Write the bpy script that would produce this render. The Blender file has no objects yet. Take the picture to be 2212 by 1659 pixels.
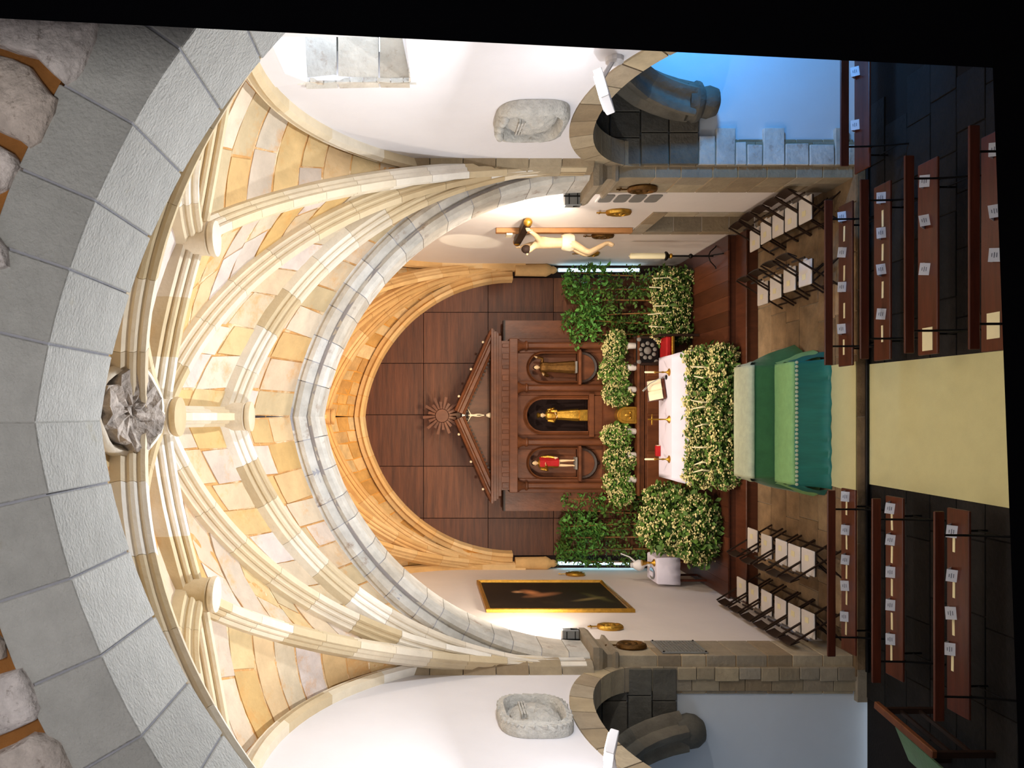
import bpy, bmesh, math, random
from math import sin, cos, pi, sqrt, atan2, acos, radians
from mathutils import Vector, Matrix, noise
from mathutils.geometry import tessellate_polygon
random.seed(7)
V = Vector
SC = bpy.context.scene
COL = SC.collection

# ------------------------------------------------------------------ camera, world, exposure
F, VX, VY, H = 1700.0, 910.0, 900.0, 6.7          # focal length in pixels, vanishing point, eye height
cam_d = bpy.data.cameras.new('camera')
cam = bpy.data.objects.new('camera', cam_d); COL.objects.link(cam)
cam_d.sensor_fit = 'HORIZONTAL'; cam_d.sensor_width = 36; cam_d.lens = 36 * F / 2212
cam_d.shift_x = (1106 - VX) / 2212; cam_d.shift_y = (VY - 829.5) / 2212
cam_d.clip_start = 0.05; cam_d.clip_end = 200
m = Matrix(((0, 1, 0, 0), (0, 0, -1, 0), (-1, 0, 0, H), (0, 0, 0, 1)))   # the picture was taken with the camera turned on its side
cam.matrix_world = m
SC.camera = cam

w = bpy.data.worlds.new('sky'); SC.world = w; w.use_nodes = True
bg = w.node_tree.nodes['Background']; bg.inputs[0].default_value = (0.72, 0.86, 1.0, 1); bg.inputs[1].default_value = 7.0
SC.view_settings.view_transform = 'Standard'; SC.view_settings.look = 'None'
SC.view_settings.gamma = 1; SC.view_settings.use_curve_mapping = False
SC.view_settings.exposure = 0.0

def lamp(kind, name, loc, power, col=(1, 1, 1), target=None, size=.3, size_y=None, angle=60, blend=.5, spread=None):
    d = bpy.data.lights.new(name, kind); d.energy = power; d.color = col
    if kind == 'AREA':
        d.size = size
        if size_y: d.shape = 'RECTANGLE'; d.size_y = size_y
        if spread: d.spread = radians(spread)
    elif kind == 'SPOT':
        d.spot_size = radians(angle); d.spot_blend = blend; d.shadow_soft_size = size
    else:
        d.shadow_soft_size = size
    o = bpy.data.objects.new(name, d); o.location = loc; COL.objects.link(o)
    if target is not None:
        o.rotation_euler = (V(target) - V(loc)).to_track_quat('-Z', 'Y').to_euler()
    return o

COOL, WARM, GOLD = (.90, .95, 1.0), (1.0, .83, .66), (1.0, .66, .33)
for sx in (1, -1):
    # two long floodlights under the nave vault
    lamp('AREA', 'nave_flood_light', (sx * 2.65, 8.4, 4.95), 255, (.95, .97, 1.0), (-sx * 1.2, 7.9, 9.0), .5, .2)
    lamp('POINT', 'nave_spill_light', (sx * 2.75, 8.5, 5.1), 24, (.97, .97, 1.0), None, .25)
    # two floodlights on the capitals, turned into the chancel
    lamp('AREA', 'chancel_flood_light', (sx * 3.30, 13.32, 4.42), 170, (1.0, .87, .72), (sx * 0.4, 17.5, 7.4), .3, .2)
    lamp('POINT', 'capital_spill_light', (sx * 3.40, 13.65, 4.40), 16, (1.0, .95, .9), None, .12)
# warm fill spots added unseen behind the chancel arch to light the altar
for x in (-1.6, 1.6):
    lamp('SPOT', 'altar_spot_light', (x, 13.25, 6.9), 800, (1.0, .84, .68), (x * .25, 17.6, 1.2), .12, angle=62, blend=.6)
lamp('AREA', 'chancel_vault_light', (0, 15.4, 5.0), 110, (1.0, .72, .42), (0, 17.4, 8.8), 1.2, .5, spread=140)
lamp('SPOT', 'wall_spot_light', (0.4, 14.2, 8.1), 480, (1.0, .93, .70), (3.73, 16.75, 5.72), .02, angle=14, blend=.35)
lamp('SPOT', 'blue_chapel_light', (6.6, 10.2, 2.7), 420, (.09, .42, 1.0), (5.5, 12.2, 1.5), .25, angle=115, blend=.6)
lamp('POINT', 'grey_chapel_light', (-6.6, 9.6, 2.0), 24, (.62, .78, 1.0), None, .4)
lamp('AREA', 'loft_lamp_light', (0, -1.2, 8.6), 108, (1.0, .97, .94), (0, 4.2, 9.3), 1.2, .8)  # unseen fill added behind the camera to brighten the near arch
lamp('AREA', 'floor_lamp_light', (0, 8.2, 8.5), 20, (1.0, .97, .98), (0, 12.2, 0), 1.0, .4, spread=70)  # unseen soft fill added under the vault for walls, benches and floor

# ------------------------------------------------------------------ helpers
def lin(c):
    return tuple(((x / 255) / 12.92 if x / 255 <= .04045 else ((x / 255 + .055) / 1.055) ** 2.4) for x in c)
def P(px, py, D):                                   # a point of the photograph at depth D
    return V(((VY - py) * D / F, D, H + (VX - px) * D / F))
def Z(px, py, z):                                   # a point of the photograph on the level z
    return P(px, py, F * (H - z) / (px - VX))

def M(name, pal, dark=.75, scale=3.0, rough=.8, bump=.3, metal=0.0, rnd=.12, bscale=None, stretch=(1, 1, 1), coat=0.0, blotch=None, spec=.3, emit=None, es=0.0, sheen=0):
    mt = bpy.data.materials.new(name); mt.use_nodes = True
    nt = mt.node_tree; N = nt.nodes; L = nt.links; bs = N['Principled BSDF']
    tc = N.new('ShaderNodeTexCoord'); oi = N.new('ShaderNodeObjectInfo'); mp = N.new('ShaderNodeMapping')
    mp.inputs['Scale'].default_value = stretch
    L.new(tc.outputs['Object'], mp.inputs['Vector'])
    ad = N.new('ShaderNodeVectorMath'); ad.operation = 'ADD'
    ml = N.new('ShaderNodeMath'); ml.operation = 'MULTIPLY'; ml.inputs[1].default_value = 31.7
    L.new(oi.outputs['Random'], ml.inputs[0]); L.new(mp.outputs[0], ad.inputs[0]); L.new(ml.outputs[0], ad.inputs[1])
    nz = N.new('ShaderNodeTexNoise'); nz.inputs['Scale'].default_value = scale; nz.inputs['Detail'].default_value = 7; nz.inputs['Roughness'].default_value = .62
    L.new(ad.outputs[0], nz.inputs['Vector'])
    cr = N.new('ShaderNodeValToRGB'); e = cr.color_ramp.elements
    if not isinstance(pal[0], (tuple, list)): pal = [pal]
    n = len(pal); cr.color_ramp.interpolation = 'LINEAR'
    e[0].position = 0; e[0].color = (*lin(pal[0]), 1); e[1].position = 1; e[1].color = (*lin(pal[-1]), 1)
    for i in range(1, n - 1):
        q = e.new(i / (n - 1)); q.color = (*lin(pal[i]), 1)
    L.new(oi.outputs['Random'], cr.inputs[0])
    mr = N.new('ShaderNodeMapRange'); mr.inputs[1].default_value = .3; mr.inputs[2].default_value = .7; mr.inputs[3].default_value = dark; mr.inputs[4].default_value = 1.0
    L.new(nz.outputs['Fac'], mr.inputs[0])
    hs = N.new('ShaderNodeHueSaturation'); L.new(cr.outputs[0], hs.inputs['Color'])
    m2 = N.new('ShaderNodeMath'); m2.operation = 'MULTIPLY'
    fr = N.new('ShaderNodeMath'); fr.operation = 'FRACT'; ml2 = N.new('ShaderNodeMath'); ml2.operation = 'MULTIPLY'; ml2.inputs[1].default_value = 7.13
    L.new(oi.outputs['Random'], ml2.inputs[0]); L.new(ml2.outputs[0], fr.inputs[0])
    mr2 = N.new('ShaderNodeMapRange'); mr2.inputs[3].default_value = 1 - rnd; mr2.inputs[4].default_value = 1 + rnd
    L.new(fr.outputs[0], mr2.inputs[0]); L.new(mr.outputs[0], m2.inputs[0]); L.new(mr2.outputs[0], m2.inputs[1]); L.new(m2.outputs[0], hs.inputs['Value'])
    col = hs.outputs[0]
    if blotch:                                      # stains of another colour
        n3 = N.new('ShaderNodeTexNoise'); n3.inputs['Scale'].default_value = blotch[1]; n3.inputs['Detail'].default_value = 8; n3.inputs['Roughness'].default_value = .7
        L.new(ad.outputs[0], n3.inputs['Vector'])
        r3 = N.new('ShaderNodeMapRange'); r3.inputs[1].default_value = blotch[2]; r3.inputs[2].default_value = blotch[2] + .12; r3.inputs[4].default_value = blotch[3]
        L.new(n3.outputs['Fac'], r3.inputs[0])
        mx = N.new('ShaderNodeMix'); mx.data_type = 'RGBA'; L.new(r3.outputs[0], mx.inputs[0]); L.new(col, mx.inputs[6]); mx.inputs[7].default_value = (*lin(blotch[0]), 1)
        col = mx.outputs[2]
    L.new(col, bs.inputs['Base Color'])
    bs.inputs['Roughness'].default_value = rough; bs.inputs['Metallic'].default_value = metal
    bs.inputs['Specular IOR Level'].default_value = spec; bs.inputs['Coat Weight'].default_value = coat
    if sheen: bs.inputs['Sheen Weight'].default_value = sheen
    if bump:
        n2 = N.new('ShaderNodeTexNoise'); n2.inputs['Scale'].default_value = bscale or scale * 5; n2.inputs['Detail'].default_value = 6
        L.new(ad.outputs[0], n2.inputs['Vector'])
        bp = N.new('ShaderNodeBump'); bp.inputs['Strength'].default_value = bump; bp.inputs['Distance'].default_value = .03
        L.new(n2.outputs['Fac'], bp.inputs['Height']); L.new(bp.outputs[0], bs.inputs['Normal'])
    if emit:
        bs.inputs['Emission Color'].default_value = (*emit, 1); bs.inputs['Emission Strength'].default_value = es
    return mt

class MB:
    def __init__(s): s.v = []; s.f = []
    def add(s, v, f):
        b = len(s.v); s.v += [V(p) for p in v]; s.f += [tuple(i + b for i in q) for q in f]; return s
    def box(s, x0, x1, y0, y1, z0, z1):
        return s.add([(x, y, z) for z in (z0, z1) for y in (y0, y1) for x in (x0, x1)],
                     [(0, 2, 3, 1), (4, 5, 7, 6), (0, 1, 5, 4), (2, 6, 7, 3), (0, 4, 6, 2), (1, 3, 7, 5)])
    def bar(s, a, b, wx, wy, up=(0, 0, 1)):           # a bar of section wx*wy from a to b
        a, b = V(a), V(b); d = (b - a).normalized(); u = V(up)
        if abs(d.dot(u)) > .98: u = V((0, 1, 0))
        x = d.cross(u).normalized(); y = x.cross(d)
        return s.sweep([(-wx / 2, -wy / 2), (wx / 2, -wy / 2), (wx / 2, wy / 2), (-wx / 2, wy / 2)], [(a, x, y), (b, x, y)])
    def sweep(s, prof, frames, cap=True, closed=False):
        n = len(prof); vs = []; fs = []
        for p, a, b in frames: vs += [V(p) + V(a) * q[0] + V(b) * q[1] for q in prof]
        k = len(frames)
        for i in range(k if closed else k - 1):
            j = (i + 1) % k
            for q in range(n):
                r = (q + 1) % n; fs.append((i * n + q, i * n + r, j * n + r, j * n + q))
        if cap and not closed: fs.append(tuple(range(n))[::-1]); fs.append(tuple((k - 1) * n + q for q in range(n)))
        return s.add(vs, fs)
    def tube(s, pts, r, n=8, cap=True):
        pts = [V(p) for p in pts]; k = len(pts); fr = []; x = None
        for i in range(k):
            d = (pts[min(i + 1, k - 1)] - pts[max(i - 1, 0)]).normalized()
            if x is None:
                u = V((0, 0, 1)) if abs(d.z) < .9 else V((0, 1, 0)); x = d.cross(u).normalized()
            x = (x - d * x.dot(d)).normalized(); y = d.cross(x)
            rr = r[i] if isinstance(r, (list, tuple)) else r
            fr.append((pts[i], x * rr, y * rr))
        return s.sweep([(cos(2 * pi * q / n), sin(2 * pi * q / n)) for q in range(n)], fr, cap)
    def lathe(s, prof, c=(0, 0, 0), n=16, sx=1, sy=1, fold=0, nf=0, ax=None):
        c = V(c); vs = []; fs = []; k = len(prof)
        for r, z in prof:
            for q in range(n):
                a = 2 * pi * q / n; rr = r * (1 + fold * cos(nf * a))
                p = V((rr * cos(a) * sx, rr * sin(a) * sy, z))
                if ax: p = ax @ p
                vs.append(c + p)
        for i in range(k - 1):
            for q in range(n):
                r2 = (q + 1) % n; fs.append((i * n + q, i * n + r2, (i + 1) * n + r2, (i + 1) * n + q))
        fs.append(tuple(range(n))[::-1]); fs.append(tuple((k - 1) * n + q for q in range(n)))
        return s.add(vs, fs)
    def ball(s, c, r, n=10, sc=(1, 1, 1)):
        prof = [(max(.02, sin(pi * i / 7)) * r, -cos(pi * i / 7) * r * sc[2]) for i in range(8)]
        return s.lathe(prof, c, n, sc[0], sc[1])
    def prism(s, poly, fn, w0, w1):                   # an extruded outline: fn(u, v, w) -> point
        n = len(poly)
        return s.add([fn(u, v, w0) for u, v in poly] + [fn(u, v, w1) for u, v in poly],
                     [tuple(range(n))[::-1], tuple(range(n, 2 * n))] + [(i, (i + 1) % n, n + (i + 1) % n, n + i) for i in range(n)])
    def plate(s, outline, holes, fn, w0, w1):         # an extruded outline with openings
        loops = [outline] + list(holes); flat = [p for l in loops for p in l]; n = len(flat)
        tri = tessellate_polygon([[V((u, v, 0)) for u, v in l] for l in loops])
        fs = [tuple(t) for t in tri] + [tuple(i + n for i in t)[::-1] for t in tri]; b = 0
        for l in loops:
            k = len(l)
            for i in range(k): fs.append((b + i, b + (i + 1) % k, n + b + (i + 1) % k, n + b + i))
            b += k
        return s.add([fn(u, v, w0) for u, v in flat] + [fn(u, v, w1) for u, v in flat], fs)
    def jitter(s, a, sc=3.0):
        for p in s.v:
            d = noise.noise_vector(p * sc + V((3.1, 1.7, 9.2))); p += d * a
        return s
    def build(s, name, mt, parent=None, bevel=0, smooth=False, kind=None):
        me = bpy.data.meshes.new(name)
        off = V((0, 0, 0)); q = parent
        while q is not None: off += q.location; q = q.parent
        me.from_pydata([p - off for p in s.v], [], s.f)
        bm = bmesh.new(); bm.from_mesh(me)
        bmesh.ops.recalc_face_normals(bm, faces=bm.faces)
        if bevel: bmesh.ops.bevel(bm, geom=bm.edges[:], offset=bevel, segments=1, affect='EDGES', clamp_overlap=True)
        bm.to_mesh(me); bm.free()
        if smooth:
            me.polygons.foreach_set('use_smooth', [True] * len(me.polygons))
            me.set_sharp_from_angle(angle=radians(50))
        me.materials.append(mt)
        o = bpy.data.objects.new(name, me); COL.objects.link(o)
        if parent: o.parent = parent
        if kind: o['kind'] = kind
        return o

def tag(o, label, cat, group=None):
    o['label'] = label; o['category'] = cat
    if group: o['group'] = group
    return o
def thing(name, label, cat, loc=(0, 0, 0), group=None):
    o = bpy.data.objects.new(name, None); o.empty_display_size = .1; COL.objects.link(o); o.location = loc
    return tag(o, label, cat, group)
def struct(name, mb, mt, **k):
    o = mb.build(name, mt, **k); o['kind'] = 'structure'; return o
def dup(root, loc, rz, label, group=None):
    def cp(o, par):
        c = o.copy(); COL.objects.link(c)
        if par: c.parent = par
        for ch in o.children: cp(ch, c)
        return c
    r = cp(root, None); r.location = loc; r.rotation_euler = (0, 0, rz); r['label'] = label
    if group: r['group'] = group
    return r
def skin(pts, edges, sub=1):                          # a continuous body grown from joints
    me = bpy.data.meshes.new('body'); me.from_pydata([p[0] for p in pts], edges, [])
    o = bpy.data.objects.new('body', me); COL.objects.link(o)
    o.modifiers.new('skin', 'SKIN'); sv = me.skin_vertices[0].data
    for i, p in enumerate(pts): sv[i].radius = (p[1], p[1])
    sv[0].use_root = True
    s = o.modifiers.new('sub', 'SUBSURF'); s.levels = sub; s.render_levels = sub
    dg = bpy.context.evaluated_depsgraph_get(); ev = o.evaluated_get(dg); tm = ev.to_mesh()
    b = MB().add([v.co.copy() for v in tm.vertices], [tuple(p.vertices) for p in tm.polygons])
    ev.to_mesh_clear(); bpy.data.objects.remove(o); bpy.data.meshes.remove(me)
    return b
def hand(b, p, d, up, s):                             # palm, four unequal fingers and a thumb
    p, d, up = V(p), V(d).normalized(), V(up); x = d.cross(up).normalized(); up = x.cross(d)
    b.bar(p, p + d * s * .5, s * .42, s * .14, up)
    for i, (o, l) in enumerate(((-.16, .36), (-.055, .44), (.055, .42), (.16, .33))):
        q = p + d * s * .48 + x * o * s
        b.tube([q, q + d * l * s * .55 - up * .04 * s, q + d * l * s * .95 - up * .16 * s], [s * .055, s * .05, s * .04], 5)
    q = p + d * s * .15 + x * s * .2
    b.tube([q, q + (d * .6 + x * .7) * s * .2, q + (d * .9 + x * .5) * s * .32], [s * .065, s * .055, s * .045], 5)

# ------------------------------------------------------------------ materials
TAN = [(224, 198, 150), (214, 174, 110), (222, 208, 188), (208, 186, 146), (218, 204, 196), (220, 186, 126)]
m_web = M('vault_stone', TAN, .76, 2.5, .9, .5, rnd=.07, blotch=((206, 150, 82), 1.9, .54, .55))
m_mortar = M('orange_mortar', (226, 172, 108), .8, 6, .95, .6, blotch=((240, 222, 188), 2.0, .50, .8))
m_rib = M('rib_stone', [(210, 190, 152), (236, 228, 214), (198, 176, 138), (218, 200, 166), (244, 240, 232)], .84, 3, .85, .3, rnd=.06)
m_orange = M('ochre_stone', [(226, 182, 112), (204, 152, 84), (232, 204, 156), (212, 170, 108)], .62, 3.5, .9, .6, rnd=.10, blotch=((150, 112, 70), 2.6, .62, .7))
m_orib = M('ochre_rib', [(226, 184, 126), (216, 172, 112), (232, 200, 150)], .8, 3, .88, .35, rnd=.05)
m_omortar = M('ochre_mortar', (226, 164, 80), .7, 6, .95, .6)
m_grey = M('grey_stone', [(224, 221, 214), (206, 204, 197), (230, 228, 222), (210, 200, 184)], .66, 3, .9, .5, rnd=.09, blotch=((140, 112, 92), 2.6, .58, .8))
m_near = M('pale_ashlar', [(196, 195, 190), (188, 187, 182), (204, 203, 198)], .84, 7, .92, .55, rnd=.05, bscale=45, blotch=((170, 160, 130), 3, .62, .5))
m_nearmortar = M('lime_mortar', (176, 176, 184), .85, 8, .95, .4)
m_rubble = M('rubble_stone', [(248, 240, 238), (222, 200, 180), (250, 242, 240), (240, 226, 216)], .62, 9, .95, .9, rnd=.1, bscale=22, blotch=((96, 70, 50), 16, .58, .8))
m_brown = M('brown_mortar', (176, 118, 62), .7, 5, .95, .6)
m_pier = M('pier_stone', [(178, 162, 134), (156, 136, 108), (170, 158, 138), (186, 168, 136)], .74, 4, .88, .4, rnd=.12)
m_plaster = M('white_plaster', (226, 224, 228), .95, 1.2, .92, .12, rnd=0, bscale=8)
m_chplaster = M('warm_plaster', (226, 216, 208), .95, 1.2, .92, .10, rnd=0, bscale=8)
m_sideplaster = M('chapel_plaster', (214, 220, 226), .93, 1.0, .92, .1, rnd=0)
m_wood = M('panel_wood', [(112, 66, 40), (98, 55, 32), (122, 74, 46)], .38, 2.2, .5, .12, rnd=.08, stretch=(.35, .35, 5), spec=.35)
m_walnut = M('carved_walnut', [(120, 70, 40), (106, 60, 34)], .5, 5, .42, .1, rnd=.06, stretch=(1, 1, .4), spec=.4)
m_platwood = M('platform_wood', [(86, 46, 28), (76, 40, 24), (98, 54, 34)], .6, 3, .42, .1, rnd=.1, stretch=(4, .5, 1), spec=.4)
m_bench = M('bench_wood', [(96, 44, 26), (84, 36, 21)], .5, 3, .4, .06, rnd=.07, stretch=(.5, 5, 5), spec=.45)
m_iron = M('black_iron', (22, 20, 20), .8, 6, .5, .05, metal=.4, rnd=0)
m_chair = M('dark_chair_wood', (48, 32, 24), .7, 4, .45, .08, rnd=.08, stretch=(1, 1, 3))
m_white = M('white_cushion', [(226, 220, 212), (220, 212, 204)], .93, 5, .85, .12, rnd=.02)
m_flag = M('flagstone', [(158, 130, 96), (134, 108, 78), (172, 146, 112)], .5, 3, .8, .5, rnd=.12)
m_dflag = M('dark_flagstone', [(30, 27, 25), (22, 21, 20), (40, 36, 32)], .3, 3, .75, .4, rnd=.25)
m_dirt = M('dark_joint', (26, 22, 20), .7, 5, .95, .2, rnd=0)
m_carpet = M('sage_carpet', (206, 200, 148), .93, 4, .98, .25, rnd=0, bscale=120)
m_black = M('black_paint', (6, 6, 8), .9, 3, .9, 0, rnd=0, spec=0)  # stands for the black edge of the screen
m_leaf = M('green_leaf', (98, 136, 54), .4, 9, .6, 0, rnd=.25)
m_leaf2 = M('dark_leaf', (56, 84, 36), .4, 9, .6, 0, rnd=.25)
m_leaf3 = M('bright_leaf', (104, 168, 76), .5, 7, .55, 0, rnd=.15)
m_bloom = M('cream_blossom', (232, 220, 156), .75, 11, .7, 0, rnd=.06)
m_cane = M('cane_stem', (150, 104, 58), .75, 8, .6, .1, rnd=.1)
m_candle = M('candle_wax', (246, 236, 196), .96, 3, .5, 0, rnd=0)
m_linen = M('white_linen', (226, 221, 238), .96, 3, .85, .08, rnd=0)
m_gold = M('gilt', (214, 164, 66), .6, 14, .32, .25, metal=.85, rnd=.05, spec=.5)
m_bronze = M('dark_gilt', (120, 84, 40), .5, 16, .42, .3, metal=.7, rnd=.1)
m_silver = M('silver', (190, 190, 192), .7, 10, .3, .1, metal=.9, rnd=0)
m_flesh = M('painted_flesh', (228, 196, 152), .82, 9, .6, .1, rnd=.02)
m_honey = M('honey_wood', (178, 126, 78), .7, 4, .5, .08, rnd=.03)
m_ivory = M('ivory', (236, 222, 190), .9, 9, .5, .05, rnd=0)
m_hair = M('dark_hair', (52, 34, 24), .6, 14, .7, .3, rnd=0)
m_green = M('green_velvet', (66, 120, 70), .72, 5, .8, .2, rnd=0, sheen=.3)
m_lgreen = M('green_brocade', (142, 190, 122), .84, 9, .75, .15, rnd=0)
m_teal = M('teal_satin', (40, 128, 116), .7, 2.5, .5, .1, rnd=0, spec=.5, stretch=(4, 1, .7))
m_lace = M('pale_lace', (206, 214, 180), .8, 10, .85, .2, rnd=0)
m_red = M('red_velvet', (176, 26, 30), .75, 6, .7, .1, rnd=0)
m_steel = M('grey_steel', (150, 152, 152), .9, 5, .45, .05, metal=.5, rnd=0)
m_lampw = M('white_enamel', (216, 214, 216), .95, 5, .5, 0, rnd=0)
m_glow = M('lit_diffuser', (255, 255, 255), 1, 1, .5, 0, rnd=0, emit=(.95, .95, 1.0), es=9)
m_led = M('lit_led', (255, 255, 255), 1, 1, .5, 0, rnd=0, emit=(.45, .80, 1.0), es=9)
m_paper = M('white_paper', (222, 226, 236), .96, 20, .8, 0, rnd=.03)
m_cream = M('cream_paper', (232, 222, 178), .96, 20, .8, 0, rnd=.03)
m_ink = M('grey_print', (120, 126, 140), .8, 20, .8, 0, rnd=0)
m_relief = M('carved_limestone', (206, 204, 198), .68, 9, .9, .9, rnd=.03, bscale=26, blotch=((120, 108, 92), 6, .60, .8))
m_grille = M('grey_grille', (126, 122, 116), .9, 10, .7, .2, rnd=.05)
m_dark = M('shadow_niche', (40, 22, 18), .8, 4, .8, .1, rnd=0)  # plain dark brown for the deep niche lining and hidden backings
m_glass = M('window_glass', (220, 232, 240), .97, 3, .1, 0, rnd=0)
nt = m_glass.node_tree; a_ = nt.nodes.new('ShaderNodeBsdfTransparent'); b_ = nt.nodes.new('ShaderNodeBsdfGlossy'); c_ = nt.nodes.new('ShaderNodeMixShader')
b_.inputs['Roughness'].default_value = .05; c_.inputs[0].default_value = .06; nt.links.new(a_.outputs[0], c_.inputs[1]); nt.links.new(b_.outputs[0], c_.inputs[2]); nt.links.new(c_.outputs[0], nt.nodes['Material Output'].inputs['Surface'])
m_darkstone = M('dark_chapel_stone', [(112, 108, 98), (96, 92, 84), (122, 114, 100)], .6, 3, .92, .6, rnd=.1)
# ------------------------------------------------------------------ floors and platform
LOW, PLAT = -.15, .417
YP = 12.2                                             # front of the chancel arch
YC, BX, BY = 8.63, 3.9, 3.57                          # nave bay: centre, half width, half length
YB = 19.45                                            # wooden back wall

fl = struct('floor', MB().box(-8.2, 8.2, -3, 12.12, LOW - .3, LOW - .02), m_dirt)
ys = [8.0 + .52 * i for i in range(9)]; ys[-1] = 12.12
for j in range(8):
    x = -4.3 - random.random() * .3
    while x < 4.3:
        d = random.uniform(.7, 1.15)
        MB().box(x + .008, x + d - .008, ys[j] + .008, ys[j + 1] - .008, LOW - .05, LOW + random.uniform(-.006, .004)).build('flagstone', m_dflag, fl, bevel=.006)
        x += d
fs = struct('floor_sanctuary', MB().box(-4.4, 4.4, 12.12, 15.9, -.3, -.02), m_pier)
for k in range(4):
    MB().box(-3.9 + k * 1.95 + .006, -3.9 + k * 1.95 + 1.944, 12.10, 12.12, LOW, -.005).build('step_stone', m_flag, fs)
y = 12.125
for d in (.62, .55, .66, .5, .62, .6):
    x = -3.95 - random.random() * .2
    while x < 3.9:
        e = random.uniform(.5, 1.1)
        MB().box(x + .006, min(x + e, 4.0) - .006, y + .006, y + d - .006, -.05, random.uniform(-.005, .004)).build('flagstone', m_flag, fs, bevel=.006)
        x += e
    y += d
pf = struct('floor_platform', MB().box(-3.72, 3.72, 15.68, 16.16, 0, .23).box(-3.72, 3.72, 16.17, 19.5, 0, .395), m_dark)
MB().box(-3.72, 3.72, 15.66, 15.69, 0, .215).build('riser', m_platwood, pf)
MB().box(-3.72, 3.72, 15.63, 16.16, .215, .247).build('tread', m_platwood, pf, bevel=.006)
MB().box(-3.72, 3.72, 16.15, 16.18, .247, .385).build('riser', m_platwood, pf)
for i in range(24):
    x = -3.72 + .31 * i
    MB().box(x + .002, x + .308, 16.12, 19.45, .385, PLAT).build('floor_board', m_platwood, pf)

# ------------------------------------------------------------------ pointed arches
def pointed(a, h): return (a * a + h * h) / (2 * a)
def arc_frames(sx, xc, a, r, zs, t0, t1, n, y=0):
    tm = acos((r - a) / r); fr = []
    for i in range(n + 1):
        th = tm * (t0 + (t1 - t0) * i / n); A = V((sx * cos(th), 0, sin(th)))
        p = V((xc + sx * ((a - r) + r * cos(th)), y, zs + r * sin(th)))
        if t0 + (t1 - t0) * i / n > .9999: A = V((0, 0, 1 / sin(th)))
        fr.append((p, A, V((0, 1, 0))))
    return fr
def arch(name, xc, a, h, zs, prof, nb, mstone, mmort, gap=.006, vary=0):
    r = pointed(a, h); core = MB()
    cx = sum(p[0] for p in prof) / len(prof); cy = sum(p[1] for p in prof) / len(prof)
    inner = [(cx + (p[0] - cx) * .92, cy + (p[1] - cy) * .96) for p in prof]
    for sx in (1, -1): core.sweep(inner, arc_frames(sx, xc, a, r, zs, 0, 1, 36))
    root = struct(name, core, mmort)
    L = r * acos((r - a) / r)
    for sx in (1, -1):
        ts = [0]
        for i in range(nb): ts.append(ts[-1] + 1 + random.uniform(-vary, vary))
        ts = [t / ts[-1] for t in ts]
        for i in range(nb):
            g = gap / L
            b = MB().sweep(prof, arc_frames(sx, xc, a, r, zs, ts[i] + g, ts[i + 1] - (g if i < nb - 1 else 0), 3)); j = random.uniform(-.006, .006)
            b.jitter(.006, 2.2).build('voussoir', mstone, root, bevel=.006 if len(prof) < 6 else 0)
    return root, r

near, rn = arch('trim_1', -.03, 3.9, 4.44, 4.32, [(0, 4.2), (.45, 4.2), (.45, 5.06), (0, 5.06)], 15, m_near, m_nearmortar, .007, .12)
# rubble wall over the near arch
hole = [(fr[0].x + fr[1].x * .46, fr[0].z + fr[1].z * .46) for fr in arc_frames(1, -.03, 3.9, rn, 4.32, 0, 1, 24)]
hole += [(fr[0].x + fr[1].x * .46, fr[0].z + fr[1].z * .46) for fr in reversed(arc_frames(-1, -.03, 3.9, rn, 4.32, 0, .999, 24))]
XZ = lambda y0: (lambda u, v, w: V((u, y0 + w, v)))
wn = struct('wall_near', MB().plate([(4.9, LOW), (4.9, 11.5), (-4.9, 11.5), (-4.9, LOW), (hole[-1][0], LOW)] + hole[::-1] + [(hole[0][0], LOW)], [], XZ(4.22), 0, .8), m_brown)
def rubble(fine):
    c = sum(fine, V()) / len(fine); b = MB(); N = len(fine)
    for s_, y_ in ((1.0, 4.24), (.97, 4.175), (.86, 4.15), (.5, 4.14)):
        for p in fine: q = c + (p - c) * s_; b.v.append(V((q.x, y_ + noise.noise(q * 5) * .012, q.z)) + V((noise.noise(q * 4) * .02, 0, noise.noise(q * 4 + V((5, 5, 5))) * .02)))
    b.v.append(V((c.x, 4.14, c.z)))
    for i in range(3):
        for q in range(N): b.f.append((i * N + q, i * N + (q + 1) % N, (i + 1) * N + (q + 1) % N, (i + 1) * N + q))
    for q in range(N): b.f.append((3 * N + q, 3 * N + (q + 1) % N, 4 * N))
    b.build('rubble_stone', m_rubble, wn, smooth=True)
k1, k3 = 2.963, 2.517
cents = []
for poly, k, oy in (
    ([(-60, 60), (640, 132), (625, 260), (540, 470), (500, 525), (440, 555), (340, 470), (235, 365), (100, 335), (-60, 285)], k1, 0),
    ([(-90, 345), (90, 380), (200, 425), (260, 510), (335, 600), (390, 640), (370, 730), (265, 920), (195, 950), (120, 890), (-90, 810)], k1, 0),
    ([(-90, 880), (85, 965), (120, 1005), (140, 1060), (55, 1200), (-90, 1290)], k1, 0),
    ([(-110, 1330), (-20, 1320), (-30, 1480), (40, 1590), (60, 1720), (-110, 1750)], k1, 0),
    ([(-80, 880), (20, 965), (30, 1050), (-80, 1095)], k3, 1000),
    ([(-90, 1180), (115, 1110), (165, 1200), (222, 1330), (205, 1395), (130, 1430), (-90, 1520)], k3, 1000),
    ([(-90, 1600), (80, 1530), (185, 1470), (255, 1485), (330, 1535), (420, 1690), (380, 1800), (-90, 1800)], k3, 1000)):
    pts = [P(x / k, oy + y / k, 4.2) for x, y in poly]; n = len(pts)
    fine = []
    for i in range(n):
        for t in (0, .33, .66): fine.append(pts[i].lerp(pts[(i + 1) % n], t))
    rubble(fine); cents.append((sum(fine, V()) / len(fine), max((q - sum(fine, V()) / len(fine)).length for q in fine)))
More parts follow.
